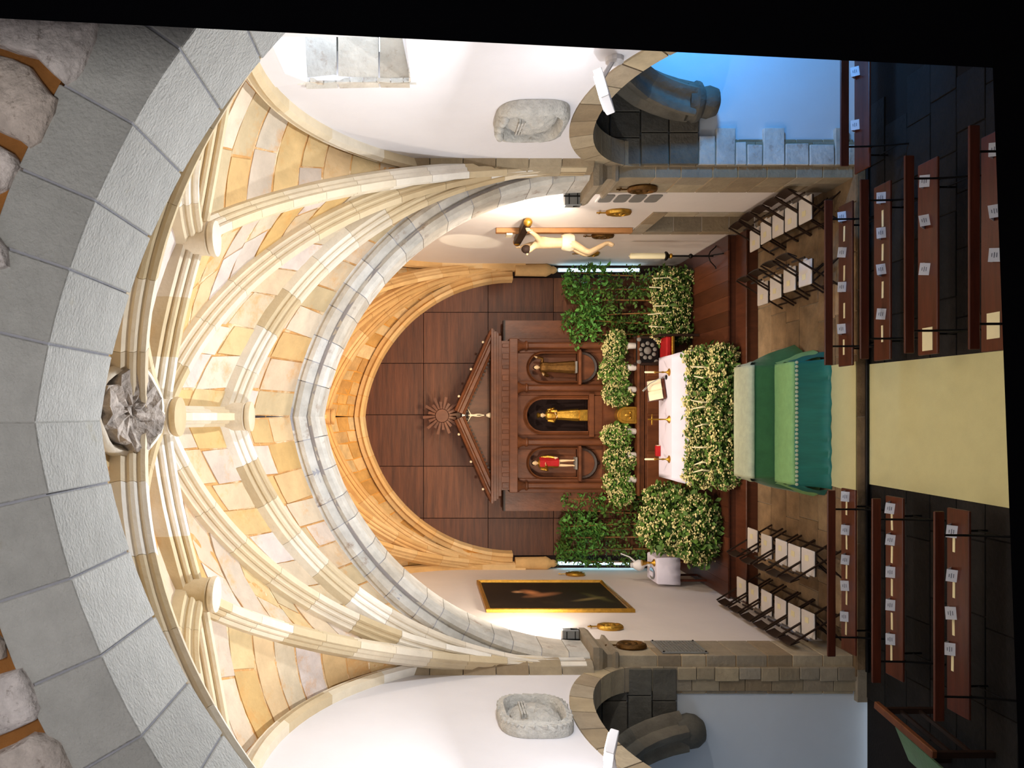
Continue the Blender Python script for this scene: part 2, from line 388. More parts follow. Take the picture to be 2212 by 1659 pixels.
# the rest of the rubble, course by course, where the arch ring leaves room
z = 4.4
while z < 10.6:
    hgt = random.uniform(.34, .52); x = -4.8
    while x < 4.7:
        wd_ = random.uniform(.4, .75); c = V((x + wd_ / 2, 4.2, z + hgt / 2)); o_ = []
        for t in range(14):
            a = 2 * pi * t / 14; q = V((max(-1, min(1, 1.25 * cos(a))) * (wd_ / 2 - .025), 0, max(-1, min(1, 1.25 * sin(a))) * (hgt / 2 - .025)))
            o_.append(c + q + V((random.uniform(-.02, .02), 0, random.uniform(-.02, .02))))
        sx_ = 1 if c.x + .03 > 0 else -1
        far = min((V((q.x + .03, 0, q.z)) - V((-sx_ * (rn - 3.9), 0, 4.32))).length if q.z > 4.32 else 9 + abs(q.x) * 0 for q in o_) - rn
        free = all((q - cc_).length > rr_ * .75 for q in o_ for cc_, rr_ in cents)
        if far > .50 and free: rubble(o_)
        x += wd_
    z += hgt
# ------------------------------------------------------------------ vaults
def resample(pts, n):
    d = [0]
    for i in range(1, len(pts)): d.append(d[-1] + (pts[i] - pts[i - 1]).length)
    out = []; j = 0
    for k in range(n):
        t = d[-1] * k / (n - 1)
        while j < len(pts) - 2 and d[j + 1] < t: j += 1
        e = d[j + 1] - d[j]; out.append(pts[j].lerp(pts[j + 1], 0 if e == 0 else (t - d[j]) / e))
    return out
def rib_frames(S, B, n, o=0.0):
    S, B = V(S), V(B); dv = V((B.x - S.x, B.y - S.y, 0)); d = dv.length; dv.normalize(); h = B.z - S.z
    r = (d * d + h * h) / (2 * d); tm = atan2(h, r - d); c = S + dv * r; w = V((dv.y, -dv.x, 0)); fr = []
    for i in range(n + 1):
        th = tm * i / n; up = -dv * cos(th) + V((0, 0, sin(th)))
        fr.append((c + up * (r + o), w, up))
    return fr
RIB = [(-.045, 0), (.045, 0), (.055, .035), (.045, .065), (.085, .085), (.095, .115), (.08, .14), (.13, .175), (.13, .34), (-.13, .34), (-.13, .175), (-.08, .14), (-.095, .115), (-.085, .085), (-.045, .065), (-.055, .035)]
def rib(parent, S, B, mt, nb, t0=0.0, k=1.0):
    N = nb * 4; fr = rib_frames(S, B, N); prof = [(a * k, b) for a, b in RIB]
    root = MB().sweep([(a * .9, b * .95 + .02) for a, b in prof], fr).build('rib', mt, parent)
    for i in range(nb):
        f = fr[i * 4:i * 4 + 5]; e = f[-1]; f[-1] = (e[0].lerp(f[-2][0], .03), e[1], e[2])
        MB().sweep(prof, f).build('rib_block', mt, root)
def cell(root, A, B, nc, o, mst, wid, shell, centre, tmin, bulge=.07, thick=.013):
    n = len(A) - 1
    def pt(t, s, dn=0.0):
        i = min(int(t * n), n - 1); f = t * n - i
        a = A[i].lerp(A[i + 1], f); b = B[i].lerp(B[i + 1], f); p = a.lerp(b, s)
        out = (p - centre).normalized()
        return p + out * (4 * s * (1 - s) * (a - b).length * bulge - dn)
    g = []
    for i in range(n + 1): g += [pt(i / n, s / 4) for s in range(5)]
    shell.add(g, [(i * 5 + s, i * 5 + s + 1, i * 5 + s + 6, i * 5 + s + 5) for i in range(n) for s in range(4)])
    ts = [tmin]
    for i in range(nc): ts.append(ts[-1] + random.uniform(.75, 1.25))
    ts = [tmin + (t - tmin) / (ts[-1] - tmin) * (1 - tmin) for t in ts]
    L = sum((A[i + 1] - A[i]).length for i in range(n))
    for i in range(nc):
        tm = (ts[i] + ts[i + 1]) / 2; W = (pt(tm, 0) - pt(tm, 1)).length
        k = max(1, int(W / wid + random.random() * .8)); cut = [0] + sorted((q + random.uniform(-.2, .2)) / k for q in range(1, k)) + [1]
        for q in range(k):
            gt = .016 / L; gs = .016 / max(W, .1)
            t0, t1, s0, s1 = ts[i] + gt, ts[i + 1] - gt, cut[q] + gs, cut[q + 1] - gs
            if s1 - s0 < .05: continue
            sk = random.uniform(-.12, .12) * (t1 - t0); th = thick + random.uniform(-.006, .008)
            b = MB(); v = []
            for dn in (-.01, th):
                e = 0 if dn < 0 else .004
                for ii in range(4):
                    for jj in range(4):
                        s = s0 + (s1 - s0) * jj / 3; t = t0 + (t1 - t0) * ii / 3 + sk * (jj / 3 - .5) * (1 if k > 1 else .3)
                        v.append(pt(min(max(t, 0), 1), s, dn + (random.uniform(-.006, .006) if dn > 0 else 0)))
            f = [(16 + r_ * 4 + c_, 16 + r_ * 4 + c_ + 1, 16 + r_ * 4 + c_ + 5, 16 + r_ * 4 + c_ + 4) for r_ in range(3) for c_ in range(3)]
            ring = [0, 1, 2, 3, 7, 11, 15, 14, 13, 12, 8, 4]
            f += [(ring[z], ring[(z + 1) % 12], ring[(z + 1) % 12] + 16, ring[z] + 16) for z in range(12)]
            b.add(v, f).build('web_stone', mst, root)
def formeret(sx, sy, X, yc, by, zc, r, z0, n, o=0.0):
    t0 = acos(min(1, (by) / r)); pts = [V((sx * X, yc + sy * by, z0 + (zc + r * sin(t0) - z0) * i / 6)) for i in range(6)]
    for i in range(n + 1):
        th = t0 + (pi / 2 - t0) * i / n; pts.append(V((sx * X, yc + sy * r * cos(th), zc + r * sin(th))))
    return pts
N = 24; OFF = .24
def vault(name, X, yc, by, z0, zc_, zb, zw, form, farA, nearA, nb, nc, mst, mrib, mmort, wid, tmin, disc, quads, near_boss=True, bn=0):
    shell = MB(); root = struct(name, MB().box(-.01, .01, yc - .01, yc + .01, zc_ + .9, zc_ + .92), mmort)
    ctr = V((0, yc, z0 + 1.2)); e = .13
    C_ = V((0, yc, zc_)); up = V((0, 0, OFF))
    for sx in (1, -1):
        for sy in quads:
            bq = by if sy > 0 else bn; S = V((sx * (X - e), yc + sy * (bq - e), z0 + (0 if sy > 0 else .12))); B1 = V((sx * X * .5, yc, zb)); B2 = V((0, yc + sy * by * .5, zb))
            crv = {}
            crv['F'] = resample([p + (V((0, 0, .02))) for p in formeret(sx, sy, X, yc, bq, form[0], form[1], z0, 20)], N + 1)
            for key, B in (('T1', B1), ('D', C_), ('T2', B2)):
                crv[key] = resample([f[0] for f in rib_frames(S, B, 30, OFF)], N + 1)
            crv['A'] = resample(farA(sx) if sy > 0 else nearA(sx), N + 1)
            for a, b in (('F', 'T1'), ('T1', 'D'), ('D', 'T2'), ('T2', 'A')):
                cell(root, crv[a], crv[b], nc, 0, mst, wid, shell, ctr, tmin)
            for B in (B1, C_, B2): rib(root, S, B, mrib, nb)
            # wall rib
            fp = resample(formeret(sx, sy, X - .02, yc, bq - .02, form[0], form[1] - .05, z0, 20), 25); fr = []
            for i, p in enumerate(fp):
                d = (fp[min(i + 1, 24)] - fp[max(i - 1, 0)]).normalized(); wv = V((-sx, 0, 0)); fr.append((p, wv, d.cross(wv) * (1 if sx * sy > 0 else -1)))
            for i in range(6):
                f = fr[i * 4:i * 4 + 5]; MB().sweep([(-.05, 0), (.06, 0), (.12, .05), (.10, .10), (.14, .15), (.10, .22), (-.05, .22)], f).build('wall_rib_block', mrib, root)
    # liernes and bosses
    for k, (dx, dy) in enumerate(((1, 0), (-1, 0), (0, 1), (0, -1))):
        if dy and dy not in quads: continue
        B = V((dx * X * .5, yc + dy * by * .5, zb)); fr = []; dv = (B - C_); wv = V((dx, dy, 0)).cross(V((0, 0, 1)))
        for i in range(7): fr.append((C_.lerp(B, i / 6) + V((0, 0, .05 * sin(pi * i / 6))), wv, V((0, 0, 1))))
        for i in range(3): MB().sweep(RIB, [(f[0], f[1], f[2]) for f in fr[i * 2:i * 2 + 3]]).build('lierne_block', mrib, root)
        E = V((dx * X, yc + dy * by, zw))
        if dx: MB().sweep(RIB, [(B.lerp(E, i / 4), wv, V((0, 0, 1))) for i in range(5)]).build('ridge_rib', mrib, root)
        if dy < 0 and not near_boss: continue
        boss(root, B, disc, mrib)
    boss(root, C_, disc * 1.1, mrib)
    o = shell.build('mortar_bed', mmort, root, smooth=True)
    return root
def boss(root, B, r, mt):
    MB().lathe([(r * .7, .3), (r * .95, .12), (r * .9, .02), (r * .95, -.02), (r * .62, -.06), (r * .6, .02)], (B.x, B.y, B.z - .02), 24).build('boss', mt, root, smooth=True)
    MB().lathe([(r * .95, -.045), (r, -.07), (r * .97, -.11), (r * .5, -.125), (.02, -.13)], (B.x, B.y, B.z - .02), 24).build('boss_disc', mt, root, smooth=True)

AC, AH, AZ = 3.7, 4.33, 3.97                         # chancel arch
def line_arch(xc, a, h, zs, y, z0, o):
    r = pointed(a, h)
    def fn(sx):
        pts = [V((sx * 3.9, y, z0))]
        pts += [V((f[0].x + f[1].x * o, y, f[0].z + f[1].z * o)) for f in arc_frames(sx, xc, a, r, zs, .12, 1, 24)]
        pts[-1].x = 0
        return pts
    return fn
cl = vault('ceiling', BX, YC, BY, 4.18, 9.47, 9.07, 8.72, (4.49, 4.25), line_arch(0, AC, AH, AZ, YP + .05, 4.18, .44), line_arch(0, 3.9, 4.44, 4.32, 4.6, 4.18, .42),
           11, 12, m_web, m_rib, m_mortar, .75, .22, .2, (1, -1), near_boss=False, bn=4.13)
# the round opening in the crown in front of the middle boss
oc = V((.05, 6.62, 9.16)); tl = Matrix.Rotation(radians(-24), 3, 'X')
nn = 26; ra = [.33 + random.uniform(-.05, .05) for _ in range(nn)]; b = MB(); v = []
for k_, dz in ((1.0, .25), (1.0, -.05), (.93, -.085), (.7, -.06), (.4, -.03), (.15, -.02)):
    v += [oc + tl @ V((cos(2 * pi * i / nn) * ra[i] * k_, sin(2 * pi * i / nn) * ra[i] * k_, dz + random.uniform(-.025, .025))) for i in range(nn)]
m_pit = M('pitted_rubble', (196, 184, 174), .4, 9, .95, 1.0, rnd=0, bscale=18)
b.add(v, [(i + a * nn, (i + 1) % nn + a * nn, (i + 1) % nn + (a + 1) * nn, i + (a + 1) * nn) for a in range(5) for i in range(nn)] + [tuple(5 * nn + i for i in range(nn))]).build('broken_opening', m_pit, cl)
MB().lathe([(.42, .25), (.41, -.01), (.385, -.04), (.35, -.05), (.33, -.01), (.33, .1)], oc, 30, ax=tl).jitter(.03, 5).build('opening_collar', m_rib, cl, smooth=True)
CY = (13.0 + YB) / 2; CBY = (YB - 13.0) / 2
def chap_far(sx):
    r = pointed(3.3, 3.62); pts = [V((sx * 3.74, YB, 4.3))]
    pts += [V((f[0].x + f[1].x * .22, YB, f[0].z + f[1].z * .22)) for f in arc_frames(sx, 0, 3.3, r, 4.46, .1, 1, 24)]; pts[-1].x = 0
    return pts
cc = vault('ceiling_chancel', 3.74, CY, CBY, 4.15, 9.0, 8.8, 8.6, (5.4, 3.28), chap_far, lambda sx: line_arch(0, AC, AH, AZ, 13.0, 4.2, .3)(sx),
           9, 15, m_orange, m_orib, m_omortar, .42, .2, .18, (1,))
# wall rib against the wooden panelling
arch('trim_2', 0, 3.3, 3.62, 4.46, [(0, YB - .03), (.05, YB - .22), (.12, YB - .24), (.16, YB - .18), (.26, YB - .16), (.26, YB), (0, YB)], 11, m_orib, m_omortar, .004)
# chancel arch: two rolls and a hollow
CPROF = [(0, YP + .12), (.05, YP + .05), (.12, YP + .03), (.17, YP + .07), (.19, YP + .10), (.24, YP + .04), (.30, YP), (.37, YP + .02), (.40, YP + .06), (.46, YP + .05), (.46, YP + .8), (0, YP + .8)]
arch('trim_3', 0, AC, AH, AZ, CPROF, 15, m_grey, m_nearmortar, .006, .25)

# ------------------------------------------------------------------ chancel arch piers, capitals, springers
for n_, sx in ((4, 1), (5, -1)):
    x0, x1 = sorted((sx * 3.70, sx * 4.3))
    root = struct('trim_%d' % n_, MB().box(x0 + .012, x1 - .012, YP + .012, YP + .79, 0, 4.0), m_mortar); z = 0
    while z < 3.55:
        d = min(random.uniform(.36, .52), 3.64 - z)
        if 3.64 - z - d < .2: d = 3.64 - z
        if random.random() < .5:
            MB().box(x0, x1, YP, YP + .8, z + .005, z + d - .005).build('pier_stone', m_pier, root, bevel=.008)
        else:
            q = random.uniform(.3, .5)
            MB().box(x0, x1, YP, YP + q - .005, z + .005, z + d - .005).build('pier_stone', m_pier, root, bevel=.008)
            MB().box(x0, x1, YP + q, YP + .8, z + .005, z + d - .005).build('pier_stone', m_pier, root, bevel=.008)
        z += d
    cap = []
    prof = [(0, 3.63), (.07, 3.66), (.08, 3.71), (.02, 3.75), (.02, 3.82), (.06, 3.86), (.14, 3.92), (.17, 3.98), (.17, 4.07), (0, 4.07)]
    b = MB(); k = len(prof); v = []
    for o_, z_ in prof:
        xi = sx * (3.70 - o_); v += [V((sx * 4.1, YP - o_, z_)), V((xi, YP - o_, z_)), V((xi, YP + .8 + o_, z_)), V((sx * 4.1, YP + .8 + o_, z_))]
    b.add(v, [(i * 4 + q, i * 4 + (q + 1) % 4, (i + 1) * 4 + (q + 1) % 4, (i + 1) * 4 + q) for i in range(k - 1) for q in range(4)] + [(0, 1, 2, 3), ((k - 1) * 4, (k - 1) * 4 + 1, (k - 1) * 4 + 2, (k - 1) * 4 + 3)])
    b.build('capital', m_pier, root)
    z = 4.07                                          # the solid lower courses that carry the ribs
    for i in range(6):
        d = .5; w_ = .30 + .01 * i; xi = sx * (3.74 - .02 * i); p = [(xi, YP - .02), (xi, YP - .16), (xi + sx * .07, YP - .26), (xi + sx * .14, YP - .30), (sx * 3.92, YP - .34), (sx * 3.95, YP - .02)]
        MB().prism(p, lambda u, v_, w__: V((u, v_, w__)), z + .005, z + d - .005).jitter(.008).build('springer_stone', m_pier, root, bevel=.006); z += d
    if True:                                          # corbelled springers in the chancel corners
        b = MB(); X_ = sx * 3.72
        b.lathe([(.02, 3.36), (.07, 3.40), (.10, 3.46), (.09, 3.50), (.13, 3.56), (.17, 3.64), (.16, 3.70), (.15, 4.4)], (sx * 3.60, YB - .12, 0), 14).jitter(.01, 6).build('corner_corbel', m_orib, root, smooth=True)

# ------------------------------------------------------------------ side walls of the nave bay
YZ = lambda sx, x0: (lambda u, v, w: V((sx * (x0 + w), u, v)))
def earc(yc, zc, a, b, n, t0=0, t1=pi): return [(yc - a * cos(t0 + (t1 - t0) * i / n), zc + b * sin(t0 + (t1 - t0) * i / n)) for i in range(n + 1)]
EA = (10.05, 3.3, 2.15, 1.13)
for sx, nm in ((1, 'right'), (-1, 'left')):
    out = [(4.9, LOW - .2), (EA[0] - EA[2], LOW - .2)] + earc(*EA, 28) + [(EA[0] + EA[2], LOW - .2), (13.05, LOW - .2), (13.05, 9.4), (4.9, 9.4)]
    holes = []
    if sx > 0: holes = [[(8.04, 6.86), (9.14, 6.82), (9.13, 8.02), (8.9, 8.24), (8.04, 8.26)]]
    wl = struct('wall_' + nm, MB().plate(out, holes, YZ(sx, 3.9), 0, .34), m_plaster)
    # dressed ring of the side arch
    nb = 13
    for i in range(nb):
        t0, t1 = pi * i / nb + .006, pi * (i + 1) / nb - .006; pr = []
        for t in [t0 + (t1 - t0) * q / 3 for q in range(4)]: pr.append((EA[0] - (EA[2] - .018) * cos(t), EA[1] + (EA[3] - .018) * sin(t)))
        for t in [t1 - (t1 - t0) * q / 3 for q in range(4)]: pr.append((EA[0] - (EA[2] + .30) * cos(t), EA[1] + (EA[3] + .31) * sin(t)))
        MB().prism(pr, YZ(sx, 3.9), -.025, .35).build('voussoir', m_pier, wl)
    z = LOW
    while z < 3.25:
        d = random.uniform(.35, .5); d = min(d, 3.3 - z)
        for s in (-1, 1):
            y0 = EA[0] + s * (EA[2] - .02); y1 = y0 + s * .3; y0, y1 = sorted((y0, y1))
            x0, x1 = sorted((sx * 3.875, sx * 4.25)); MB().box(x0, x1, y0, y1, z + .004, z + d - .004).build('jamb_stone', m_pier, wl, bevel=.006)
        z += d
# deep window on the crucifix side
wd = struct('window_1', MB().plate([(7.9, 6.7), (9.25, 6.7), (9.25, 8.4), (7.9, 8.4)], [[(8.2, 7.0), (9.0, 7.0), (9.0, 8.1), (8.2, 8.1)]], YZ(1, 4.75), 0, .1), m_grey)
for zz0, zz1 in ((6.84, 7.18), (7.2, 7.66), (7.68, 8.05)):
    MB().add([(3.88, 9.14, zz0), (3.88, 9.14, zz1), (4.75, 9.0, zz1), (4.75, 9.0, zz0), (3.88, 9.3, zz0), (3.88, 9.3, zz1), (4.75, 9.3, zz1), (4.75, 9.3, zz0)],
             [(0, 1, 2, 3), (4, 5, 6, 7), (0, 1, 5, 4), (3, 2, 6, 7), (1, 2, 6, 5), (0, 3, 7, 4)]).jitter(.015, 6).build('reveal_stone', m_grey, wd)
MB().add([(3.88, 8.04, 6.86), (3.88, 9.14, 6.82), (4.75, 9.0, 7.0), (4.75, 8.2, 7.0), (3.88, 8.04, 6.7), (3.88, 9.14, 6.7), (4.75, 9.0, 6.7), (4.75, 8.2, 6.7)],
         [(0, 1, 2, 3), (4, 5, 6, 7), (0, 1, 5, 4), (1, 2, 6, 5), (2, 3, 7, 6), (3, 0, 4, 7)]).build('window_sill', m_plaster, wd)
MB().add([(3.88, 8.04, 8.26), (3.88, 8.9, 8.24), (3.88, 9.13, 8.02), (4.75, 9.0, 8.05), (4.75, 8.8, 8.12), (4.75, 8.2, 8.1), (3.88, 8.04, 8.5), (3.88, 9.3, 8.5), (4.75, 9.3, 8.5), (4.75, 8.2, 8.5)],
         [(0, 1, 4, 5), (1, 2, 3, 4), (6, 7, 8, 9), (0, 5, 9, 6), (2, 7, 8, 3), (0, 1, 7, 6), (1, 2, 7)]).build('window_head', m_plaster, wd)
MB().add([(3.88, 8.04, 6.8), (3.88, 8.04, 8.3), (4.75, 8.2, 8.3), (4.75, 8.2, 6.8), (3.88, 7.9, 6.8), (3.88, 7.9, 8.3), (4.75, 7.9, 8.3), (4.75, 7.9, 6.8)],
         [(0, 1, 2, 3), (4, 5, 6, 7), (0, 1, 5, 4), (3, 2, 6, 7)]).build('reveal_plaster', m_plaster, wd)
for i in range(9):                                    # rough stones round the mouth of the window
    y_ = 8.06 + .12 * i
    if i < 9: MB().box(3.885, 3.93, y_, y_ + .1, 6.74 + random.uniform(-.02, .02), 6.84).jitter(.015, 9).build('edge_stone', m_grey, wd)
for i in range(9):
    z_ = 6.76 + .155 * i; MB().box(3.885, 3.93, 9.13, 9.21 + random.uniform(-.02, .03), z_, z_ + .145).jitter(.018, 9).build('edge_stone', m_grey, wd)
MB().box(4.79, 4.80, 8.2, 9.0, 7.0, 8.1).build('pane', m_glass, wd)

# ------------------------------------------------------------------ side chapels
for sx, nm in ((1, 'right'), (-1, 'left')):
    x0, x1 = sorted((sx * 3.95, sx * 7.6)); fy = 12.22
    wf = struct('wall_chapel_' + nm, MB().box(x0, x1, fy, fy + .2, LOW - .2, 5.3).box(*sorted((sx * 7.6, sx * 7.8)), 5.5, fy + .2, LOW - .2, 5.3).box(x0, x1, 5.5, 5.7, LOW - .2, 5.3).box(x0, *( [x1]), 5.5, fy + .2, 5.2, 5.4), m_sideplaster)
    if sx > 0:
        q = [(0, .25, 4.22), (.27, .62, 4.40), (.64, .98, 4.20), (1.0, 1.10, 4.20), (1.10, 1.42, 4.46), (1.44, 1.62, 4.20), (1.64, 1.84, 4.20), (1.86, 2.14, 4.46), (2.16, 2.40, 4.32)]
        q = [(-.13, .10, 4.20), (.12, .30, 4.46), (.32, .70, 4.20), (.72, 1.07, 4.22), (1.09, 1.41, 4.46), (1.43, 1.66, 4.20), (1.68, 1.83, 4.24), (1.85, 2.14, 4.46), (2.16, 2.40, 4.34)]
        for z0, z1, xe in q: MB().box(3.89, xe, fy - .07, fy + .02, z0, z1).jitter(.008, 5).build('quoin_stone', m_grey, wf, bevel=.008)
        rows = [(2.42, 2.86, 4.98), (2.88, 3.30, 5.12), (3.32, 3.78, 5.30), (3.80, 4.26, 5.55), (4.28, 4.80, 5.9)]
    else:
        z = LOW
        while z < 2.7:
            d = random.uniform(.28, .42); MB().box(-3.89 - .17 - random.uniform(0, .03), -3.88, fy - .07, fy + .02, z + .005, min(z + d, 2.74) - .005).build('quoin_stone', m_pier, wf, bevel=.008); z += d
        rows = [(2.76, 3.12, 4.86), (3.14, 3.50, 4.95), (3.52, 3.9, 5.15), (3.92, 4.35, 5.35), (4.37, 4.85, 5.6)]
    for z0, z1, xe in rows:
        x = 3.89; ws = [.42, .5, .7, .4, .8]; random.shuffle(ws)
        for d in ws:
            e = min(x + d, xe)
            if e - x > .06: MB().box(*sorted((sx * (x + .006), sx * (e - .006))), fy - .075, fy + .02, z0, z1).build('ashlar', m_darkstone, wf, bevel=.01)
            x = e
    # moulded vault rib growing out of a corbel
    cb = V((sx * 4.80, fy - .20, 2.46 if sx > 0 else 2.62))
    path = [cb + V((0, 0, .1)), cb + V((sx * .06, -.06, .5)), cb + V((sx * .18, -.22, .95)), cb + V((sx * .40, -.5, 1.4)), cb + V((sx * .75, -1.0, 1.9)), cb + V((sx * 1.3, -1.7, 2.4))]
    path = resample(path, 13); fr = []
    for i, p in enumerate(path):
        d = (path[min(i + 1, 12)] - path[max(i - 1, 0)]).normalized(); a = V((1, 0, 0)); a = (a - d * a.dot(d)).normalized(); fr.append((p, a, d.cross(a)))
    pr = [(.26 * cos(t) * (1 + .22 * cos(5 * t)), .24 * sin(t) * (1 + .22 * cos(5 * t))) for t in [2 * pi * i / 30 for i in range(30)]]
    for i in range(4): MB().sweep(pr, fr[i * 3:i * 3 + 4]).build('rib_block', m_darkstone, wf, smooth=True)
    MB().lathe([(.10, -.30), (.20, -.26), (.24, -.14), (.22, -.04), (.30, .02), (.31, .08), (.27, .12), (.27, .2)] if sx > 0 else [(.03, -.26), (.16, -.22), (.24, -.12), (.26, 0), (.23, .1), (.22, .16), (.22, .2)], cb, 16).build('corbel', m_darkstone, wf, smooth=True)

# ------------------------------------------------------------------ chancel walls and back wall
out = [(12.95, -.2), (14.62, -.2), (14.62, 2.2), (15.85, 2.2), (15.85, -.2), (19.75, -.2), (19.75, 9.2), (12.95, 9.2)]
wr = struct('wall_chancel_right', MB().plate(out, [], YZ(1, 3.74), 0, .5), m_chplaster)
wc = struct('wall_chancel_left', MB().box(-4.2, -3.74, 12.95, 19.75, -.2, 9.2), m_chplaster)
dr = struct('door_1', MB().plate([(14.64, 0), (15.83, 0), (15.83, 2.19), (14.64, 2.19)], [], YZ(1, 4.16), 0, .06), m_pier)
for z0, z1 in ((0, .5), (.51, 1.05), (1.06, 1.62), (1.63, 2.19)):
    MB().box(3.715, 4.17, 14.38, 14.63, z0, z1).build('frame_stone', m_pier, dr, bevel=.008)
    MB().box(3.715, 4.17, 15.84, 16.06, z0, z1).build('frame_stone', m_pier, dr, bevel=.008)
MB().box(3.715, 4.17, 14.38, 15.22, 2.2, 2.46).build('frame_stone', m_pier, dr, bevel=.008)
MB().box(3.715, 4.17, 15.23, 16.06, 2.2, 2.46).build('frame_stone', m_pier, dr, bevel=.008)
wb = struct('wall_back', MB().box(-3.8, 3.8, YB + .03, YB + .3, 0, 9.2), m_dark)
r_ = pointed(3.42, 3.74)
AP = [(f[0].x, f[0].z) for f in arc_frames(1, 0, 3.42, r_, 4.46, 0, 1, 16)] + [(f[0].x, f[0].z) for f in reversed(arc_frames(-1, 0, 3.42, r_, 4.46, 0, .98, 16))]
AP = [(3.42, PLAT)] + AP + [(-3.42, PLAT)]
def clip(poly, A):                                    # convex clip, A counter-clockwise
    for i in range(len(A)):
        a, b = A[i], A[(i + 1) % len(A)]; out = []
        side = lambda p: (b[0] - a[0]) * (p[1] - a[1]) - (b[1] - a[1]) * (p[0] - a[0])
        for j in range(len(poly)):
            p, q = poly[j], poly[(j + 1) % len(poly)]; sp, sq = side(p), side(q)
            if sp >= 0: out.append(p)
            if sp * sq < 0: t = sp / (sp - sq); out.append((p[0] + (q[0] - p[0]) * t, p[1] + (q[1] - p[1]) * t))
        poly = out
        if not poly: break
    return poly
xs = [(900 - p) * YB / F for p in (1340, 1228, 1119, 1007, 896, 785, 675, 565, 470)]
zs = [H + (VX - p) * YB / F for p in (1470, 1336, 1195, 1054, 915, 770)]
for i in range(len(xs) - 1):
    for j in range(len(zs) - 1):
        p = clip([(xs[i] + .008, zs[j] + .008), (xs[i + 1] - .008, zs[j] + .008), (xs[i + 1] - .008, zs[j + 1] - .008), (xs[i] + .008, zs[j + 1] - .008)], AP)
        if len(p) > 2: MB().prism(p, XZ(YB), -.03, .02).build('wood_panel', m_wood, wb)
for sx in (1, -1):                                    # lit strips in the corners beside the panelling
    t = thing('led_strip', 'thin blue-white light strip in the corner beside the wood panelling, on the %s side' % ('crucifix' if sx > 0 else 'painting'), 'light', (sx * 3.62, YB + .0, 1.3), 'corner light strips')
    MB().box(sx * 3.62 - .05, sx * 3.62 + .05, YB - .01, YB + .024, 1.3, 3.33).build('channel', m_steel, t)
    MB().box(sx * 3.62 - .035, sx * 3.62 + .035, YB - .025, YB - .01, 1.32, 3.31).build('diffuser', m_led, t)

# ------------------------------------------------------------------ black slabs added for the screen's dark edges, and the nave behind them
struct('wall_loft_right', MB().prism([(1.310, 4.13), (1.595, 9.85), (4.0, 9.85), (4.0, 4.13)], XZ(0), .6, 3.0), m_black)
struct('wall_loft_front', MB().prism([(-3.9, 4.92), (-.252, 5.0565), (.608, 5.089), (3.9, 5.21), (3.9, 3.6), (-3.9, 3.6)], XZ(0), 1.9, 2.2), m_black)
struct('wall_nave', MB().box(-4.9, -4.6, -3, 4.3, LOW, 11.5).box(4.6, 4.9, -3, 4.3, LOW, 11.5).box(-4.9, 4.9, -3.2, -3, LOW, 11.5).box(-4.9, 4.9, -3.2, 5.2, 11.4, 11.7), m_plaster)
struct('roof', MB().box(-4.4, 4.4, 5.0, 20, 9.95, 10.1), m_dark)  # unseen slab added over the vaults to keep sky light from leaking in
# ------------------------------------------------------------------ altarpiece
YR = 18.9; K = YR / F
def RX(py): return (900 - py) * K
def RZ(px): return H + (VX - px) * K
def rbox(b, px0, px1, py0, py1, y0, y1): return b.box(*sorted((RX(py0), RX(py1))), y0, y1, *sorted((RZ(px0), RZ(px1))))
AP_ = thing('altarpiece', 'carved dark wooden altarpiece with a pediment, four columns and three niches', 'altarpiece', (0, 19.1, PLAT))
RXZ = XZ(0)
def niche(pyc, hw, pz0, pz1):                         # outline of a round-headed opening
    c = RX(pyc); w_ = hw * K; zt = RZ(pz0) - w_; n = 14
    return [(c - w_, RZ(pz1)), (c + w_, RZ(pz1))] + [(c + w_ * cos(pi * i / n), zt + w_ * sin(pi * i / n)) for i in range(n + 1)]
NI = [(794, 31, 1141, 1247), (897, 35, 1137, 1270), (1000, 31, 1141, 1247)]
b = MB().plate([(RX(1060), RZ(1300)), (RX(735), RZ(1300)), (RX(735), RZ(1115)), (RX(1060), RZ(1115))], [niche(*q) for q in NI], RXZ, YR, YR + .12)
b.build('front_board', m_walnut, AP_)
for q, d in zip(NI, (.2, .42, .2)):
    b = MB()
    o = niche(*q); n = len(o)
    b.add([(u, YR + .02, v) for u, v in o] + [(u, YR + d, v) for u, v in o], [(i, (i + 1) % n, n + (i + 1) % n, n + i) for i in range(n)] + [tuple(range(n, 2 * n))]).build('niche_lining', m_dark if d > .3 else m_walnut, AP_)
for q, ww in zip(NI, (.05, .08, .05)):                # moulded frames round the niches
    o = niche(*q)[2:]; o = [(o[0][0], RZ(q[3]))] + o + [(o[-1][0], RZ(q[3]))]
    c = V((RX(q[0]), 0, RZ(q[2]) - q[1] * K)); fr = []
    for u, v in o:
        p = V((u, YR, v)); a = V((u - c.x, 0, max(0, v - c.z))); a = a.normalized(); fr.append((p, a, V((0, -1, 0))))
    MB().sweep([(-.01, -.02), (-.01, .05), (.3 * ww, .07), (.5 * ww, .04), (.8 * ww, .07), (ww, .05), (ww, -.02)], fr).build('niche_frame', m_walnut, AP_)
